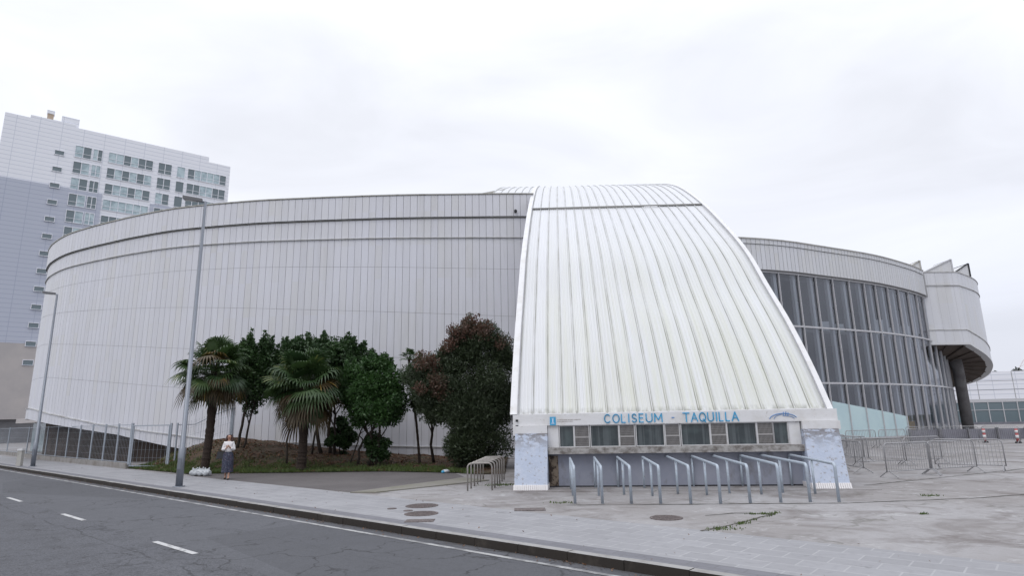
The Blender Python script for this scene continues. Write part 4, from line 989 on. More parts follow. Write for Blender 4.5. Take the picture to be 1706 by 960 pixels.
def tree(name,label,cat,base,stems,crown,nleaf,size,m,seed,nl=26,rl=0.6,topspikes=6,group=None,aspect=2.2):
    rng=random.Random(seed); root=empty(name,base,label=label,cat=cat)
    if group: root['group']=group
    cx,cy,cz,rx,ry,rz=crown
    C_,Rd=lumps(cx,cy,cz,rx-rl*0.6,ry-rl*0.5,rz-rl*0.6,nl,rl,rng,0.2); C_+= [(cx+dx*rx*.35,cy,cz+dz*rz*.35) for dx in (-1,0,1) for dz in (-1,0,1)]; Rd+=[min(rx,rz)*0.42]*9
    for k in range(topspikes*2):
        a=rng.uniform(-1,1); x=cx+a*rx*0.8; y=cy+rng.uniform(-.4,.4)*ry; z=cz+rz*math.sqrt(max(0,1-a*a*0.8))*0.70; hh=rng.uniform(0.25,0.75)*rz*0.55; ln_=a*0.35
        for q in range(6): f=q/5; C_.append((x+ln_*f*hh,y,z+hh*f)); Rd.append(rl*(0.52-0.36*f))
    g=MB()
    for (dx,dy,tx,ty,r0) in stems:
        b=Vector(base)+Vector((dx,dy,-0.1)); mid=(cx+tx*0.5,cy+ty*0.5,cz-rz*0.5)
        pts=branch(g,b,mid,r0,r0*0.6,rng,0.035 if r0<0.06 else 0.07)
        for k in range(5):
            t=rng.choice(C_[:nl]); branch(g,pts[rng.randint(3,6)],t,r0*0.45,r0*0.12,rng,0.08)
    g.build('trunk',M['trunk'],root,smooth=True,at=base)
    leaf_cloud('crown',C_,Rd,nleaf,size,m,root,seed,at=base,hollow=0.25,aspect=aspect)
    return root
TG='trees on the mound by the arena wall'
tree('evergreen_tree','slim dark evergreen half hidden right behind the tall palm','tree',(-13.9,31.3,0.8),[(0,0,-0.3,0,0.08),(0.25,0.1,0.5,0.1,0.06)],(-13.3,31.3,4.5,1.55,1.2,2.1),17000,0.17,M['leaf_dark'],21,rl=0.55,topspikes=5,group=TG)
tree('evergreen_tree','broadest dark green multi-stemmed evergreen behind the drooping palm','tree',(-9.7,31.6,0.55),[(0,0,-1,0,0.10),(0.4,0.1,0.6,0.1,0.09),(0.7,-0.2,1.3,0,0.07),(-0.5,0,-0.6,0,0.06)],(-9.75,31.4,4.5,3.05,1.6,2.15),44000,0.17,M['leaf_dark'],22,nl=54,rl=0.66,topspikes=10,group=TG)
tree('laurel_tree','bright green bushy laurel with several stems in the middle of the planting','tree',(-6.7,28.9,0.2),[(-0.55,0.1,-0.5,0,0.07),(0,0,0.2,0,0.08),(0.35,0.0,0.5,0,0.07),(-0.9,0,-0.8,0,0.04)],(-6.45,28.7,3.25,1.85,1.4,2.0),30000,0.14,M['leaf_green'],23,nl=34,rl=0.52,topspikes=8,group=TG)
tree('small_tree','thin leaning tree between the laurel and the big oleander','tree',(-3.9,30.3,0.15),[(0,0,-0.5,0,0.075)],(-3.9,29.6,3.6,1.3,1.0,1.7),14000,0.16,M['leaf_oleander'],24,nl=18,rl=0.5,topspikes=2,group=TG)
# low growth at the feet of the laurel and evergreen
for kk,(bx_,by_,hh_,ww_,nn_,lab_) in enumerate(((-6.4,29.1,1.35,0.55,4200,'dark suckers crowding the stems of the bright green laurel'),(-8.9,31.9,2.3,0.9,8000,'dense dark undergrowth between the evergreen stems by the wall'))):
    sb=empty('low_shrub',(bx_,by_,0.2),label=lab_,cat='shrub')
    c_,r_=lumps(bx_,by_,0.3+hh_*0.5,ww_,ww_*0.7,hh_*0.55,14,0.34,random.Random(60+kk)); leaf_cloud('foliage',c_,r_,nn_,0.15,M['leaf_dark'],sb,61+kk,at=(bx_,by_,0.2),hollow=0.3)
    g=MB()
    for q in range(3): g.tube([(bx_+(q-1)*0.15,by_,0.1),(bx_+(q-1)*0.3,by_,0.2+hh_*0.7)],[0.04,0.02],6)
    g.build('stems',M['trunk'],sb,at=(bx_,by_,0.2))
# oleander
ob=(-2.1,26.9,0.0); oroot=empty('oleander',ob,label='largest shrub, dark oleander with reddish flower tips beside the bike rack',cat='shrub')
rng=random.Random(41)
C_,Rd=lumps(-1.85,27.2,3.1,1.85,1.2,2.8,60,0.76,rng,0.2)
c2,r2=lumps(-3.55,27.5,3.5,1.2,0.9,1.7,28,0.62,rng,0.2); C_+= [(-2.75,27.3,4.7),(-2.3,27.3,5.2),(-0.7,27.2,5.3),(-0.4,27.2,4.6),(-2.9,27.3,3.9),(-1.0,27.2,5.7)]; Rd+=[0.85,0.8,0.75,0.8,0.8,0.6]; c3,r3=lumps(-1.0,27.0,3.4,0.9,0.9,2.2,16,0.6,rng,0.2); c4,r4=lumps(-1.6,26.9,1.1,1.5,1.0,0.9,16,0.6,rng,0.2)
c5,r5=lumps(-1.6,27.3,5.4,1.15,0.8,0.9,16,0.5,rng,0.3)
for k in range(16):
    a=rng.uniform(-1,1); x=-1.75+a*1.7; z=5.6-abs(a)**1.6*1.5; hh=rng.uniform(0.5,1.0)*(1.15-0.5*abs(a))
    for q in range(6): f=q/5; c5.append((x+a*0.3*f*hh,26.9+rng.uniform(-.1,.1),z+hh*f)); r5.append(0.40-0.26*f)
leaf_cloud('foliage',C_+c2+c3+c4+c5,Rd+r2+r3+r4+r5,105000,0.14,M['leaf_oleander'],oroot,42,at=ob,hollow=0.3,aspect=3.6,bias=0.5)
tips=[]; tr=[]
for k in range(34):
    a=rng.uniform(-0.8,0.8); x=-1.75+a*1.7; z=6.35-abs(a)**1.5*1.4+rng.uniform(-0.6,0.1)
    if k%3==0: x=-3.7+rng.uniform(-.5,.7); z=rng.uniform(2.8,4.7)
    tips.append((x,26.5+rng.uniform(-.3,.4),z)); tr.append(rng.uniform(0.22,0.5))
leaf_cloud('flower_tips',tips,tr,5200,0.11,M['leaf_red'],oroot,43,at=ob,hollow=0.1,aspect=2.2,bias=0.6)
g=MB()
for k in range(9): branch(g,(ob[0]+rng.uniform(-.5,.6),ob[1]+rng.uniform(-.3,.3),0),rng.choice(C_[:30]),0.05,0.02,rng,0.1)
g.build('stems',M['trunk'],oroot,at=ob,smooth=True)

def palm(base, trunk_top, tr, crown_r, nf, seed, label, brown=0.3, drop=1.0):
    rng=random.Random(seed); root=empty('fan_palm',base,label=label,cat='palm tree',group='fan palms on the mound')
    b=Vector(base); t=Vector(trunk_top); g=MB(); n=46; pts=[]; rs=[]
    for k in range(n+1):
        f=k/n; pts.append(b.lerp(t,f)+Vector((0.03*math.sin(f*5),0,-0.15 if k==0 else 0))); rs.append(tr*(1.0 if f>0.1 else 1.15)*(0.9+0.25*f)*rng.uniform(0.90,1.10))
    g.tube(pts,rs,14)
    g.build('trunk',M['palm_trunk'],root,at=base)
    def fan(gb, hub, d, size, col, droop):
        d=d.normalized(); side=d.cross(Vector((0,0,1)))
        if side.length<0.1: side=Vector((1,0,0))
        side.normalize(); side=(side+Vector((0,0,rng.uniform(-.5,.5)))).normalized(); nrm=side.cross(d).normalized()
        ns=23
        for k in range(ns):
            ang=(k/(ns-1)-0.5)*R(225); dirv=(d*math.cos(ang)+side*math.sin(ang)); Ls=size*(0.72+0.28*math.cos(ang*0.8))*rng.uniform(0.88,1.08)
            w=side*math.cos(ang)-d*math.sin(ang); w=w*(size*0.046)
            m1=hub+dirv*Ls*0.5+nrm*0.05*size; m2=hub+dirv*Ls*0.8-Vector((0,0,1))*droop*Ls*0.10; tip=hub+dirv*Ls-Vector((0,0,1))*droop*Ls*0.36
            u=(min(1,max(0,col+rng.uniform(-.15,.15))),0)
            gb.face([hub,m1+w,m1-w],0,[u]*3); gb.face([m1-w,m1+w,m2+w*0.7,m2-w*0.7],0,[u]*4); gb.face([m2-w*0.7,m2+w*0.7,tip],0,[u]*3)
    gg=MB(); gb=MB()
    for k in range(nf):
        f=k/nf; az=k*2.39996+rng.uniform(-.5,.5)
        el=R(84)-f*R(84+44*drop); el+=rng.uniform(-.22,.22)
        d=Vector((math.cos(az)*math.cos(el),math.sin(az)*math.cos(el),math.sin(el)))
        pl_=crown_r*rng.uniform(0.40,0.66)
        bend=Vector((0,0,-0.22*pl_*(1-0.5*abs(math.sin(el)))))
        hub=t+Vector((0,0,0.1))+d*pl_+bend
        isb=(f>1-brown and rng.random()<0.75) or rng.random()<0.05
        tgt=gb if isb else gg
        dd=(d+Vector((rng.uniform(-.25,.25),rng.uniform(-.25,.25),(-0.15 if not isb else -0.35)+rng.uniform(-.2,.2)))).normalized()
        tgt.tube([t+d*0.05,t+d*pl_*0.5+bend*0.3,hub],[0.020,0.015,0.011],4,uvr=(0.9,0))
        fan(tgt,hub,dd,crown_r*rng.uniform(0.34,0.52),rng.random(),(0.9 if not isb else 1.3)*rng.uniform(0.4,1.5))
    gg.hasuv=gb.hasuv=True
    gg.build('fronds',M['palm_green'],root,at=base); gb.build('dry_fronds',M['palm_brown'],root,at=base)
    return root
palm((-13.75,28.0,0.35),(-13.6,28.0,4.45),0.18,1.85,96,51,'tall fan palm with clear dark trunk behind the walking woman',0.20,1.40)
palm((-9.35,27.6,0.25),(-9.35,27.6,3.6),0.2,2.0,100,52,'short fan palm with brown drooping skirt in front of the evergreens',0.34,1.30)
palm((-4.45,29.4,0.1),(-5.0,29.4,5.0),0.06,0.55,18,53,'thin young palm tuft poking up left of the oleander',0.1,0.5)
tree('thin_sapling','thin bare-stemmed sapling just left of the short palm trunk','tree',(-10.35,28.6,0.4),[(0,0,-0.2,0,0.05)],(-10.5,29.0,3.6,0.7,0.6,0.8),2500,0.16,M['leaf_dark'],26,nl=8,rl=0.36,topspikes=1,group=TG)
# small trees beyond the far building
rng=random.Random(77)
for k,(x,y,w,h) in enumerate(((118,150,2.2,11.5),(123,150,1.6,12.2),(129,151,2.6,11.6),(135,150,2.0,12.4),(142,152,3.0,12.0),(149,152,2.2,12.8))):
    root=empty('distant_tree',(x,y,0),label='small dark tree showing over the roof of the far low building',cat='tree',group='trees beyond the far building')
    c_,r_=lumps(x,y,h-1.2,w*0.7,w*0.7,1.0,8,0.8,rng); leaf_cloud('crown',c_,r_,700,0.5,M['far_leaf'],root,80+k,at=(x,y,0))
    g=MB(); g.tube([(x,y,0),(x,y,h-1)],0.2,6); g.build('trunk',M['trunk'],root,at=(x,y,0))

# ------------------------------------------------------------------ street lamps
def lamp(x,y,h,label,ang):
    root=empty('street_lamp',(x,y,0),label=label,cat='street lamp',group='street lamps along the kerb')
    g=MB(); g.tube([(0,0,0),(0,0,1.3),(0,0,1.32),(0,0,h)],[0.115,0.11,0.085,0.05],16); g.tube([(0,0,0.0),(0,0,0.03)],0.2,16); g.build('pole',M['lamp_metal'],root,smooth=True)
    d=Vector((math.cos(ang),math.sin(ang),0.12)).normalized()
    g=MB(); g.tube([(0,0,h-0.02),tuple(Vector((0,0,h))+d*0.3)],0.035,8); g.build('arm',M['lamp_metal'],root)
    a=Vector((0,0,h))+d*0.12; b=Vector((0,0,h))+d*0.78; r=Vector((-d.y,d.x,0)).normalized()
    g=MB()
    q=[a-r*.06,a+r*.06,b+r*.13,b-r*.13]; mid=Vector((0,0,0.09))
    g.hexa([p-Vector((0,0,0.04)) for p in q]+[p+mid*(0.9) for p in q]); hd=g.build('lamp_head',M['lamp_head'],root)
    g=MB(); q=[a+d*.2-r*.06,a+d*.2+r*.06,b-d*.05+r*.09,b-d*.05-r*.09]; g.hexa([p-Vector((0,0,0.055)) for p in q]+[p-Vector((0,0,0.041)) for p in q]); g.build('lens',M['lens'],hd)
    g=MB(); g.box(-0.06,0.06,-0.118,-0.105,0.6,0.95); g.build('access_hatch',M['lamp_metal'],root)
    return root
lamp(-11.49,21.70,10.30,'nearer tall grey street lamp standing left of the palms',R(190))
lamp(-26.85,35.12,9.80,'farther thin grey street lamp in front of the mesh fence',R(184))

# ------------------------------------------------------------------ queue rails
FR=[(1.43,15.56),(2.08,15.46),(2.76,15.36),(3.44,15.27),(4.13,15.17),(4.80,15.07),(5.50,15.08),(6.22,15.08),(6.91,15.08),(7.54,14.99)]
BK=[(1.62,18.75),(2.36,18.95),(3.05,19.0),(3.74,18.6),(4.52,19.0),(5.22,18.75),(5.86,18.95),(6.60,18.6),(7.20,18.75),(7.97,18.45)]
ORD=['first','second','third','fourth','fifth','sixth','seventh','eighth','ninth','tenth']
def bent(a,b,h,rc=0.09):
    """rail from post foot at a up, bend, along to b (top)"""
    a=Vector(a); b=Vector(b); d=(b-a).normalized(); p=[a+Vector((0,0,0))]
    for k in range(7):
        t=k/6*math.pi/2; p.append(a+d*(rc-rc*math.cos(t))+Vector((0,0,h-rc+rc*math.sin(t))))
    return p
for k,((x0,y0),(x1,y1)) in enumerate(zip(FR,BK)):
    h=0.86
    root=empty('queue_rail',(x0,y0,0),label=f'grey-blue bent pipe queue rail, {ORD[k]} from the left before the ticket windows' if k<9 else 'grey-blue bent pipe queue rail nearest the right pier',cat='railing',group='queue rails in front of the ticket windows')
    v=Vector((x1-x0,y1-y0,0)); g=MB(); g.tube(bent((0,0,0),v,h)+[v*0.97+Vector((0,0,h+0.02)),v+Vector((0,0,h-0.03))],0.036,10); g.build('top_rail',M['rail'],root,smooth=True)
    for f in (0.45,0.985) if k%2 else (0.5,0.985):
        g=MB(); q=v*f; g.tube([tuple(q),tuple(q+Vector((0,0,h-0.01)))],0.031,10); g.build('post',M['rail'],root,smooth=True)

# ------------------------------------------------------------------ bike rack
root=empty('bicycle_rack',(-1.0,20.3,0),label='low steel bicycle rack of nested hoops beside the left pier',cat='bicycle rack')
for k in range(6):
    f=k/5; a=Vector((-1.42+0.30*f,18.78+3.2*f,0)); b=a+Vector((0.72,0.05,0)); h=0.78
    p1=bent(a,b,h,0.12); p2=bent(b,a,h,0.12); g=MB(); g.tube(p1+p2[::-1],0.024,8); g.build('hoop',M['rack'],root,smooth=True,at=(-1.0,20.3,0))
# ------------------------------------------------------------------ manholes, litter
for (x,y,w,h,lab) in ((-2.30,15.66,0.40,0.40,'round rusty manhole cover, farther of the pavement pair'),(-2.12,14.35,0.38,0.38,'round rusty manhole cover, nearer of the pavement pair'),(0.31,14.69,0.50,0.3,'dark drain cover in the plaza left of the queue rails'),(3.05,13.13,0.33,0.33,'reddish manhole cover in front of the queue rails'),(-2.0,13.35,0.42,0.25,'small square hatch in the dark edge band of the pavement')):
    g=MB(); n=28 if w==h else 4; ph=0 if n==28 else math.pi/4
    ring=[(x+w*math.cos(2*math.pi*k/n+ph),y+h*math.sin(2*math.pi*k/n+ph)) for k in range(n)]
    g.face([(p[0],p[1],0.014) for p in ring]); 
    for k in range(n): a,b=ring[k],ring[(k+1)%n]; g.face([(a[0],a[1],0),(b[0],b[1],0),(b[0],b[1],0.014),(a[0],a[1],0.014)])
    for j in range(-3,4):
        if n==28: q=math.sqrt(max(0,1-(j/4)**2))*w*0.85; g.box(x-q,x+q,y+j*h/4-0.012,y+j*h/4+0.012,0.0141,0.019)
    tag(g.build('manhole_cover',M['iron'],at=(x,y,0)),lab,'manhole cover','manhole covers')
for (x,y,lab) in ((-2.95,15.25,'tiny round valve cap left of the manhole covers'),(-2.50,14.85,'tiny round valve cap between the two manhole covers')):
    g=MB(); g.tube([(x,y,0),(x,y,0.016)],0.11,14); tag(g.build('valve_cap',M['iron'],at=(x,y,0)),lab,'valve cap')
# crumpled litter
def blob(name,cx,cy,cz,rx,ry,rz,m,seed,parent=None,at=(0,0,0),knots=None):
    r=random.Random(seed); g=MB(); nu,nv=14,9; V=[]
    for j in range(nv+1):
        ph=math.pi*j/nv
        for i in range(nu):
            t=2*math.pi*i/nu; q=1+0.14*math.sin(3*t+seed+2*ph)+r.uniform(-.10,.10)
            V.append((cx+rx*q*math.sin(ph)*math.cos(t),cy+ry*q*math.sin(ph)*math.sin(t),max(cz-rz,cz+rz*q*math.cos(ph))))
    g.v=V
    for j in range(nv):
        for i in range(nu):
            a=j*nu+i; b=j*nu+(i+1)%nu; g.f.append((a,a+nu,b+nu,b)); g.mi.append(0); g.uv+=[(0,0)]*4
    return g.build(name,m,parent,at=at)
for k,(x,y,s,lab) in enumerate(((-13.35,26.35,0.16,'white carrier bag at the left end of the heap on the pavement'),(-13.02,26.20,0.17,'white carrier bag in the middle of the heap on the pavement'),(-12.70,26.05,0.16,'white carrier bag nearest the woman, right end of the heap'),(-12.9,26.45,0.15,'white carrier bag at the back of the heap against the grass'))):
    root=empty('carrier_bag',(x,y,0),label=lab,cat='plastic bag',group='white bags beside the pavement')
    blob('sack',x,y,s*0.85,s*1.15,s*0.85,s*0.85,M['bag'],k,root,at=(x,y,0))
    g=MB()
    for dx in (-0.04,0.05):
        g.tube([(x+dx,y,s*1.5),(x+dx*2.2,y,s*1.95),(x+dx*1.5,y+0.02,s*2.15)],[0.045,0.03,0.008],6)
    g.build('tied_handles',M['bag'],root,at=(x,y,0))
root=empty('litter',(-2.78,25.35,0),label='crumpled blue and white wrapper at the edge of the asphalt',cat='litter')
blob('wrapper',-2.78,25.35,0.07,0.16,0.1,0.07,M['bag'],9,root,at=(-2.78,25.35,0)); blob('blue_side',-2.88,25.30,0.05,0.09,0.08,0.05,mat('litter_blue',(0.05,0.3,0.5)),10,root,at=(-2.78,25.35,0))

# ------------------------------------------------------------------ mesh fence on the left
FG='mesh fence sections along the pavement'
def mesh_panel(g, a, b, zf0, zf1, zt0, zt1, step=0.11, r=0.006):
    a=Vector(a); b=Vector(b); n=max(2,int((b-a).length/step))
    for k in range(1,n):
        f=k/n; p=a.lerp(b,f); g.beam((p.x,p.y,zf0+(zf1-zf0)*f),(p.x,p.y,zt0+(zt1-zt0)*f),r*2,r*2,up=(0,1,0))
    for j in range(1,5):
        q=j/5; g.beam((a.x,a.y,zf0+(zt0-zf0)*q),(b.x,b.y,zf1+(zt1-zf1)*q),r*1.6,r*1.6)
fpost=[TM(74,11.9),TM(66.5,11.75),TM(59,11.6),TM(55.5,11.5),TM(52.6,11.4),TM(49.8,11.35),TM(47.2,11.3),TM(44.7,11.3),TM(42.3,11.3),TM(40.0,11.3),TM(37.7,11.25),TM(35.5,11.2)]
root=empty('mesh_fence',fpost[6],label='long grey mesh fence on a low wall along the pavement, left of the gate',cat='fence')
ro=fpost[6]
g=MB()
for a,b in zip(fpost,fpost[1:]): g.beam((a[0],a[1],0.05),(b[0],b[1],0.05),0.25,0.40)
g.build('low_wall',M['litter_tree'],root,at=ro)
for i,p in enumerate(fpost):
    g=MB(); w=0.10 if i==len(fpost)-1 else 0.06; g.beam((p[0],p[1],0.2),(p[0],p[1],2.24),w,w,up=(0,1,0)); g.build('post',M['grey_metal'],root,at=ro)
g=MB()
for a,b in zip(fpost,fpost[1:]):
    mesh_panel(g,(a[0],a[1]),(b[0],b[1]),0.25,0.25,2.15,2.15,0.24,0.003)
    g.beam((a[0],a[1],2.16),(b[0],b[1],2.16),0.03,0.03); g.beam((a[0],a[1],0.30),(b[0],b[1],0.30),0.03,0.03)
g.build('mesh',M['grey_metal'],root,at=ro)
ga=fpost[-1]; gb_=(-16.9,30.7,0)
root=empty('mesh_gate',((ga[0]+gb_[0])/2,(ga[1]+gb_[1])/2,0),label='wide framed grey mesh gate between the fence and the palm mound',cat='gate'); ro=tuple(root.location)
g=MB()
for z in (0.14,2.1): g.beam((ga[0],ga[1],z),(gb_[0],gb_[1],z),0.05,0.05)
for p,o in ((ga,0.12),(gb_,-0.12)):
    d=(Vector(gb_)-Vector(ga)).normalized()*o; g.beam((p[0]+d.x,p[1]+d.y,0.12),(p[0]+d.x,p[1]+d.y,2.12),0.05,0.05,up=(0,1,0))
g.build('gate_frame',M['grey_metal'],root,at=ro)
g=MB(); mesh_panel(g,ga[:2],gb_[:2],0.15,0.15,2.1,2.1,0.26,0.003); g.build('mesh',M['grey_metal'],root,at=ro)
g=MB(); g.beam((gb_[0],gb_[1],0),(gb_[0],gb_[1],2.2),0.08,0.08,up=(0,1,0)); g.build('gate_post',M['grey_metal'],root,at=ro)
root=empty('mound_fence',(-16.3,32,0.3),label='short mesh fence climbing the mound to a post beside the arena wall',cat='fence'); ro=(-16.3,32,0.3)
a=(-16.7,30.9); b=(-15.55,34.3)
g=MB(); mesh_panel(g,a,b,0.3,1.1,2.15,2.95,0.16,0.004)
pts=[(a[0]+(b[0]-a[0])*f,a[1]+(b[1]-a[1])*f,z) for f,z in ((0,2.1),(0.3,2.12),(0.6,2.55),(1,2.98))]; g.tube(pts,0.02,6); g.build('mesh',M['grey_metal'],root,at=ro)
for p,z0,z1,w in ((a,0.0,2.2,0.06),(b,1.0,3.0,0.14)):
    g=MB(); g.beam((p[0],p[1],z0),(p[0],p[1],z1),w,w,up=(0,1,0)); g.build('post',M['grey_metal'],root,at=ro)
# small utility bollard beside the far lamp
root=empty('utility_post',(-28.2,35.9,0),label='short pale utility post just left of the farther lamp',cat='post')
g=MB(); g.box(-28.35,-28.1,35.8,36.0,0,0.85); g.build('body',M['coping'],root,at=(-28.2,35.9,0)); g=MB(); g.box(-28.37,-28.08,35.78,36.02,0.85,0.95); g.build('cap',M['white'],root,at=(-28.2,35.9,0))
# gatehouse seen behind the fence at the far left
root=empty('gatehouse',(-37.5,48.5,0),label='low grey concrete entrance block behind the fence at the left edge',cat='building'); ro=(-37.5,48.5,0)
def RT(t,m,z): return TM(t,m,z)
g=MB(); g.box(60.6,75,13.6,17,2.62,3.05,T=RT); g.build('canopy',M['tower_beige'],root,at=ro)
g=MB(); g.box(60.8,62.6,13.8,16.8,-0.2,2.6,T=RT); g.build('end_wall',mat('gatehouse_grey',(0.16,0.17,0.20),0.8,noise=[(2,4,(0.11,0.12,0.14),0.4,0.6,0.7)]),root,at=ro)
g=MB(); g.box(62.6,75,15.0,15.2,0.0,2.6,T=RT); g.build('shopfront',M['win_glass2'],root,at=ro)

# ------------------------------------------------------------------ crowd barriers
def make_barrier():
    root=empty('crowd_barrier',(0,0,0),cat='barrier',group='steel crowd barriers on the plaza')
    a=Vector((-1.0,0,0.18)); h=0.88; rc=0.14; p=[Vector((-1,0,0.18))]
    for k in range(7): t=k/6*math.pi/2; p.append(Vector((-1+rc-rc*math.cos(t),0,1.06-rc+rc*math.sin(t))))
    for k in range(7): t=k/6*math.pi/2; p.append(Vector((1-rc+rc*math.sin(t),0,1.06-rc+rc*math.cos(t))))
    p.append(Vector((1,0,0.18))); g=MB(); g.tube(p,0.019,8); g.tube([(-1,0,0.20),(1,0,0.20)],0.016,8); g.build('frame',M['barrier'],root,smooth=True)
    g=MB()
    for k in range(1,19): x=-1+2*k/19; g.tube([(x,0,0.2),(x,0,1.05)],0.0075,5,caps=False)
    g.build('bars',M['barrier'],root)
    for s in (-1,1):
        g=MB(); x=s*0.93; g.tube([(x,-0.32,0.02),(x,-0.05,0.20),(x,0.05,0.20),(x,0.32,0.02)],0.018,6); g.build('foot',M['barrier'],root)
    return root
bar=make_barrier()
spots=[((11.8,20.15),(13.6,20.8),'nearest crowd barrier, just right of the right pier'),((13.7,20.9),(15.5,21.4),'second crowd barrier along the nearest row'),((15.1,22.8),(16.6,21.5),'crowd barrier at the right end of the nearest row, turned outward'),
((13.2,24.6),(15.2,24.75),'crowd barrier in the second row, left of its middle'),((15.3,24.8),(17.2,25.5),'crowd barrier closing the right of the second row'),((11.9,21.7),(12.1,23.7),'crowd barrier standing edge-on behind the nearest barrier'),
((12.9,26.5),(14.8,26.9),'crowd barrier behind the pier in the middle row'),((14.4,28.6),(14.9,26.7),'crowd barrier turned sideways in the middle row'),((13.5,29.5),(15.5,29.5),'crowd barrier in the row farther back behind the pier'),
((19.2,36.5),(21.2,36.9),'far crowd barrier in front of the aqua panel, left'),((21.4,37.0),(23.4,37.6),'far crowd barrier in front of the aqua panel, right'),((23.6,37.8),(25.5,38.7),'far crowd barrier before the middle of the glass wall'),
((27.4,43.9),(29.1,42.9),'far crowd barrier under the pod, leftmost of its row'),((29.2,42.8),(30.8,41.8),'far crowd barrier beneath the far white building'),((31.05,41.3),(31.85,40.05),'far crowd barrier at the right edge of the photo')]
for k,(a,b,lab) in enumerate(spots):
    o=bar if k==0 else copy_tree(bar)
    a=Vector(a); b=Vector(b); m=(a+b)/2; d=b-a; o.location=(m.x,m.y,0); o.rotation_euler=(0,0,math.atan2(d.y,d.x)); o['label']=lab; 
# dark hoarding and red-white posts along the back of the plaza
root=empty('grey_hoarding',(32,46,0),label='low dark grey hoarding along the back of the plaza under the pod',cat='hoarding'); ro=(32,46,0)
g=MB(); 
for k in range(14):
    x=28.5+k*2.0; g.box(x,x+1.96,45.2-0.12*k,45.28-0.12*k,0.05,0.80)
g.build('boards',M['hoarding'],root,at=ro)
for k in range(15): g=MB(); x=28.48+k*2.0; g.box(x-0.03,x+0.03,45.1-0.12*k,45.4-0.12*k,0,0.88); g.build('post',M['steel_dark'],root,at=ro)
for k,(x,y,lab) in enumerate(((30.95,41.45,'red and white warning post, left one by the far barriers'),(31.9,39.95,'red and white warning post at the far right edge'))):
    root=empty('warning_post',(x,y,0),label=lab,cat='warning post',group='red and white warning posts')
    g=MB(); g.tube([(x,y,0.02),(x,y,0.9)],0.085,12,caps=True); g.build('red_body',M['red'],root,at=(x,y,0),smooth=True)
    for za,zb_ in ((0.30,0.50),(0.64,0.80)): g=MB(); g.tube([(x,y,za),(x,y,zb_)],0.093,12); g.build('white_band',M['white'],root,at=(x,y,0),smooth=True)
    g=MB(); g.tube([(x,y,0.0),(x,y,0.1)],[0.19,0.15],12); g.build('base',M['dark'],root,at=(x,y,0))

# ------------------------------------------------------------------ the walking woman
def skin_mesh(name, verts, edges, radii, m, parent, sub=2, at=(0,0,0), root=0):
    me=bpy.data.meshes.new(name); me.from_pydata(verts,edges,[]); o=bpy.data.objects.new(name,me); COL.objects.link(o)
    md=o.modifiers.new('skin','SKIN'); 
    for i,r in enumerate(radii):
        sv=me.skin_vertices[0].data[i] if me.skin_vertices else None
        if sv: sv.radius=(r if isinstance(r,tuple) else (r,r)); sv.use_root=(i==root)
    ss=o.modifiers.new('sub','SUBSURF'); ss.levels=sub; ss.render_levels=sub
    bpy.context.view_layer.update()
    dg=bpy.context.evaluated_depsgraph_get(); nm_=bpy.data.meshes.new_from_object(o.evaluated_get(dg)); 
    bpy.data.objects.remove(o); nm_.materials.clear(); nm_.materials.append(m); nm_.polygons.foreach_set('use_smooth',[True]*len(nm_.polygons)); nm_.name=name
    q=bpy.data.objects.new(name,nm_); COL.objects.link(q); q.parent=parent; return q
wx,wy=-11.05,24.25
wm=empty('person',(wx,wy,0),R(16),label='woman walking in white blouse and long dark skirt, hands at her chest',cat='person')
# local frame: she faces -y (towards the camera side), x to her left = +x in picture
bv=[(0,0,0.94),(0,0,1.08),(0,-0.005,1.22),(0,0,1.36),(0,0,1.43),(0,-0.01,1.50),(0,-0.02,1.58),(0,-0.01,1.66),
    (0.085,0,0.90),(0.09,-0.12,0.50),(0.085,-0.16,0.10),(0.085,-0.27,0.03),
    (-0.085,0,0.90),(-0.08,0.06,0.50),(-0.075,0.20,0.12),(-0.075,0.12,0.03),
    (0.135,0.0,1.37),(0.19,-0.02,1.10),(0.07,-0.22,1.20),(0.02,-0.25,1.25),
    (-0.135,0.0,1.37),(-0.19,-0.02,1.10),(-0.05,-0.21,1.17),(0.0,-0.25,1.22)]
be=[(0,1),(1,2),(2,3),(3,4),(4,5),(5,6),(6,7),(0,8),(8,9),(9,10),(10,11),(0,12),(12,13),(13,14),(14,15),(3,16),(16,17),(17,18),(18,19),(3,20),(20,21),(21,22),(22,23)]
br=[0.12,0.10,0.115,0.10,0.05,0.048,0.082,0.06,0.085,0.055,0.033,0.03,0.085,0.055,0.033,0.03,0.055,0.040,0.028,0.026,0.055,0.040,0.028,0.026]
body=skin_mesh('body',bv,be,br,M['skin'],wm,2)
# blouse
skin_mesh('blouse',[(0,0,0.98),(0,0,1.10),(0,-0.005,1.24),(0,0,1.37),(0.135,0,1.375),(0.205,-0.02,1.10),(0.10,-0.20,1.18),(-0.135,0,1.375),(-0.205,-0.02,1.10),(-0.09,-0.19,1.16),(0,0,1.43)],
    [(0,1),(1,2),(2,3),(3,4),(4,5),(5,6),(3,7),(7,8),(8,9),(3,10)],[(0.15,0.125),(0.145,0.12),(0.155,0.125),(0.125,0.105),0.066,0.064,0.05,0.066,0.064,0.05,0.06],M['blouse'],wm,2)
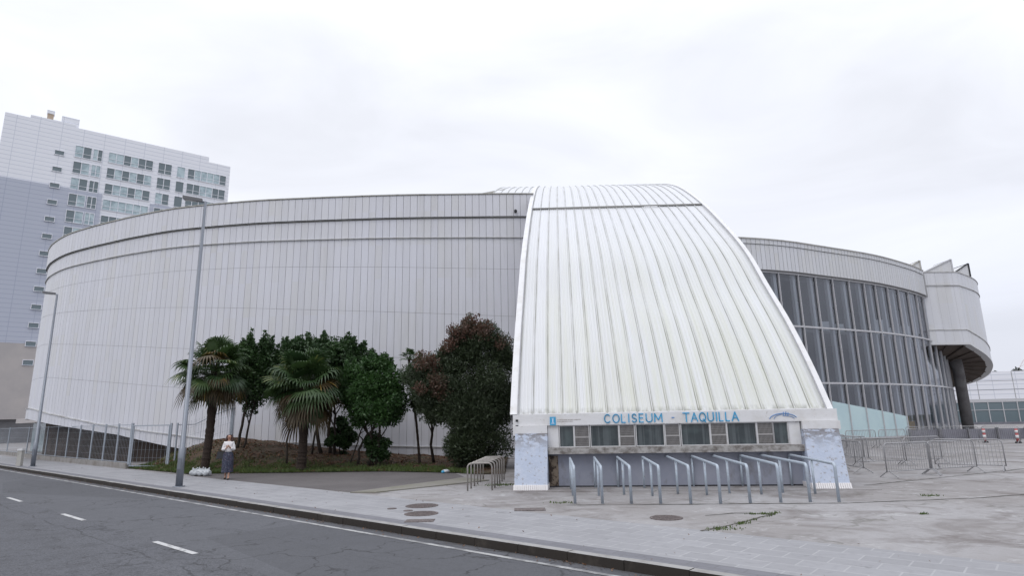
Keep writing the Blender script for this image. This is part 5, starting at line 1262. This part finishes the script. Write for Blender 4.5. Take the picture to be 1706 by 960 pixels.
# skirt: lofted
g=MB(); nS=28; ring=[]
for z,rx,ry,oy in ((1.03,0.145,0.12,0),(0.92,0.19,0.15,0),(0.70,0.205,0.18,-0.01),(0.45,0.20,0.21,0.0),(0.27,0.21,0.25,0.02)):
    ring.append([(rx*math.cos(2*math.pi*k/nS)*(1+(1.03-z)*0.10*math.sin(7*2*math.pi*k/nS)),oy+ry*math.sin(2*math.pi*k/nS)*(1+(1.03-z)*0.10*math.sin(7*2*math.pi*k/nS+1)),z) for k in range(nS)])
for a,b in zip(ring,ring[1:]):
    for k in range(nS): g.face([a[k],a[(k+1)%nS],b[(k+1)%nS],b[k]][::-1])
g.build('skirt',M['skirt'],wm)
skin_mesh('hair',[(0,0.015,1.71),(0,0.055,1.62),(0,0.07,1.52),(0,0.07,1.42),(0.075,0.01,1.60),(0.10,0.0,1.50),(0.105,-0.03,1.38),(-0.075,0.01,1.60),(-0.10,0.0,1.50),(-0.105,-0.02,1.40)],[(0,1),(1,2),(2,3),(0,4),(4,5),(5,6),(0,7),(7,8),(8,9)],[0.072,0.092,0.085,0.07,0.048,0.052,0.045,0.048,0.052,0.045],M['hair'],wm,2)
g=MB(); g.box(-0.012,0.012,-0.118,-0.09,1.545,1.59); g.box(-0.045,-0.02,-0.098,-0.088,1.60,1.612); g.box(0.02,0.045,-0.098,-0.088,1.60,1.612); g.box(-0.022,0.022,-0.10,-0.088,1.52,1.53); g.build('face_features',mat('face_dark',(0.22,0.09,0.07)),body)
# hands with fingers curled around a phone
for s in (1,-1):
    hx=0.035*s; hv=[(hx+0.02*s,-0.235,1.215),(hx,-0.27,1.245)]; he=[(0,1)]; hr=[0.026,0.030]
    for j in range(4):
        i=len(hv); z=1.225+0.018*j; hv+=[(hx-0.005*s,-0.285,z),(hx-0.022*s,-0.305,z+0.004),(hx-0.040*s,-0.298,z+0.006)]; he+=[(1,i),(i,i+1),(i+1,i+2)]; hr+=[0.009,0.008,0.007]
    i=len(hv); hv+=[(hx+0.005*s,-0.26,1.28),(hx-0.018*s,-0.272,1.30)]; he+=[(1,i),(i,i+1)]; hr+=[0.010,0.008]
    skin_mesh('hand',hv,he,hr,M['skin'],wm,1)
for s,y,z in ((1,-0.24,0.0),(-1,0.15,0.0)):
    g=MB(); g.tube([(0.085*s,y+0.10,0.035),(0.085*s,y,0.035),(0.085*s,y-0.12,0.022)],[0.035,0.042,0.026],10); g.build('shoe',M['shoe'],wm,smooth=True)
bagr=empty('shoulder_bag',(wx-0.27,wy-0.02,0.0),R(16),label='dark leather shoulder bag hanging at the walking woman\'s hip',cat='bag')
g=MB(); g.hexa([(-0.16,-0.06,0.78),(0.14,-0.06,0.78),(0.14,0.07,0.78),(-0.16,0.07,0.78),(-0.12,-0.035,1.04),(0.11,-0.035,1.04),(0.11,0.045,1.04),(-0.12,0.045,1.04)]); g.build('pouch',M['bag_leather'],bagr)
g=MB(); g.tube([(-0.10,0,1.03),(0.0,0,1.25),(0.12,0.0,1.42),(0.16,0.02,1.43),(0.12,0.03,1.25),(0.10,0.03,1.03)],0.012,6); g.build('strap',M['bag_leather'],bagr)

# tiny children placed with parent offsets: parents are unrotated empties, meshes were built relative to them
S.render.engine='CYCLES'
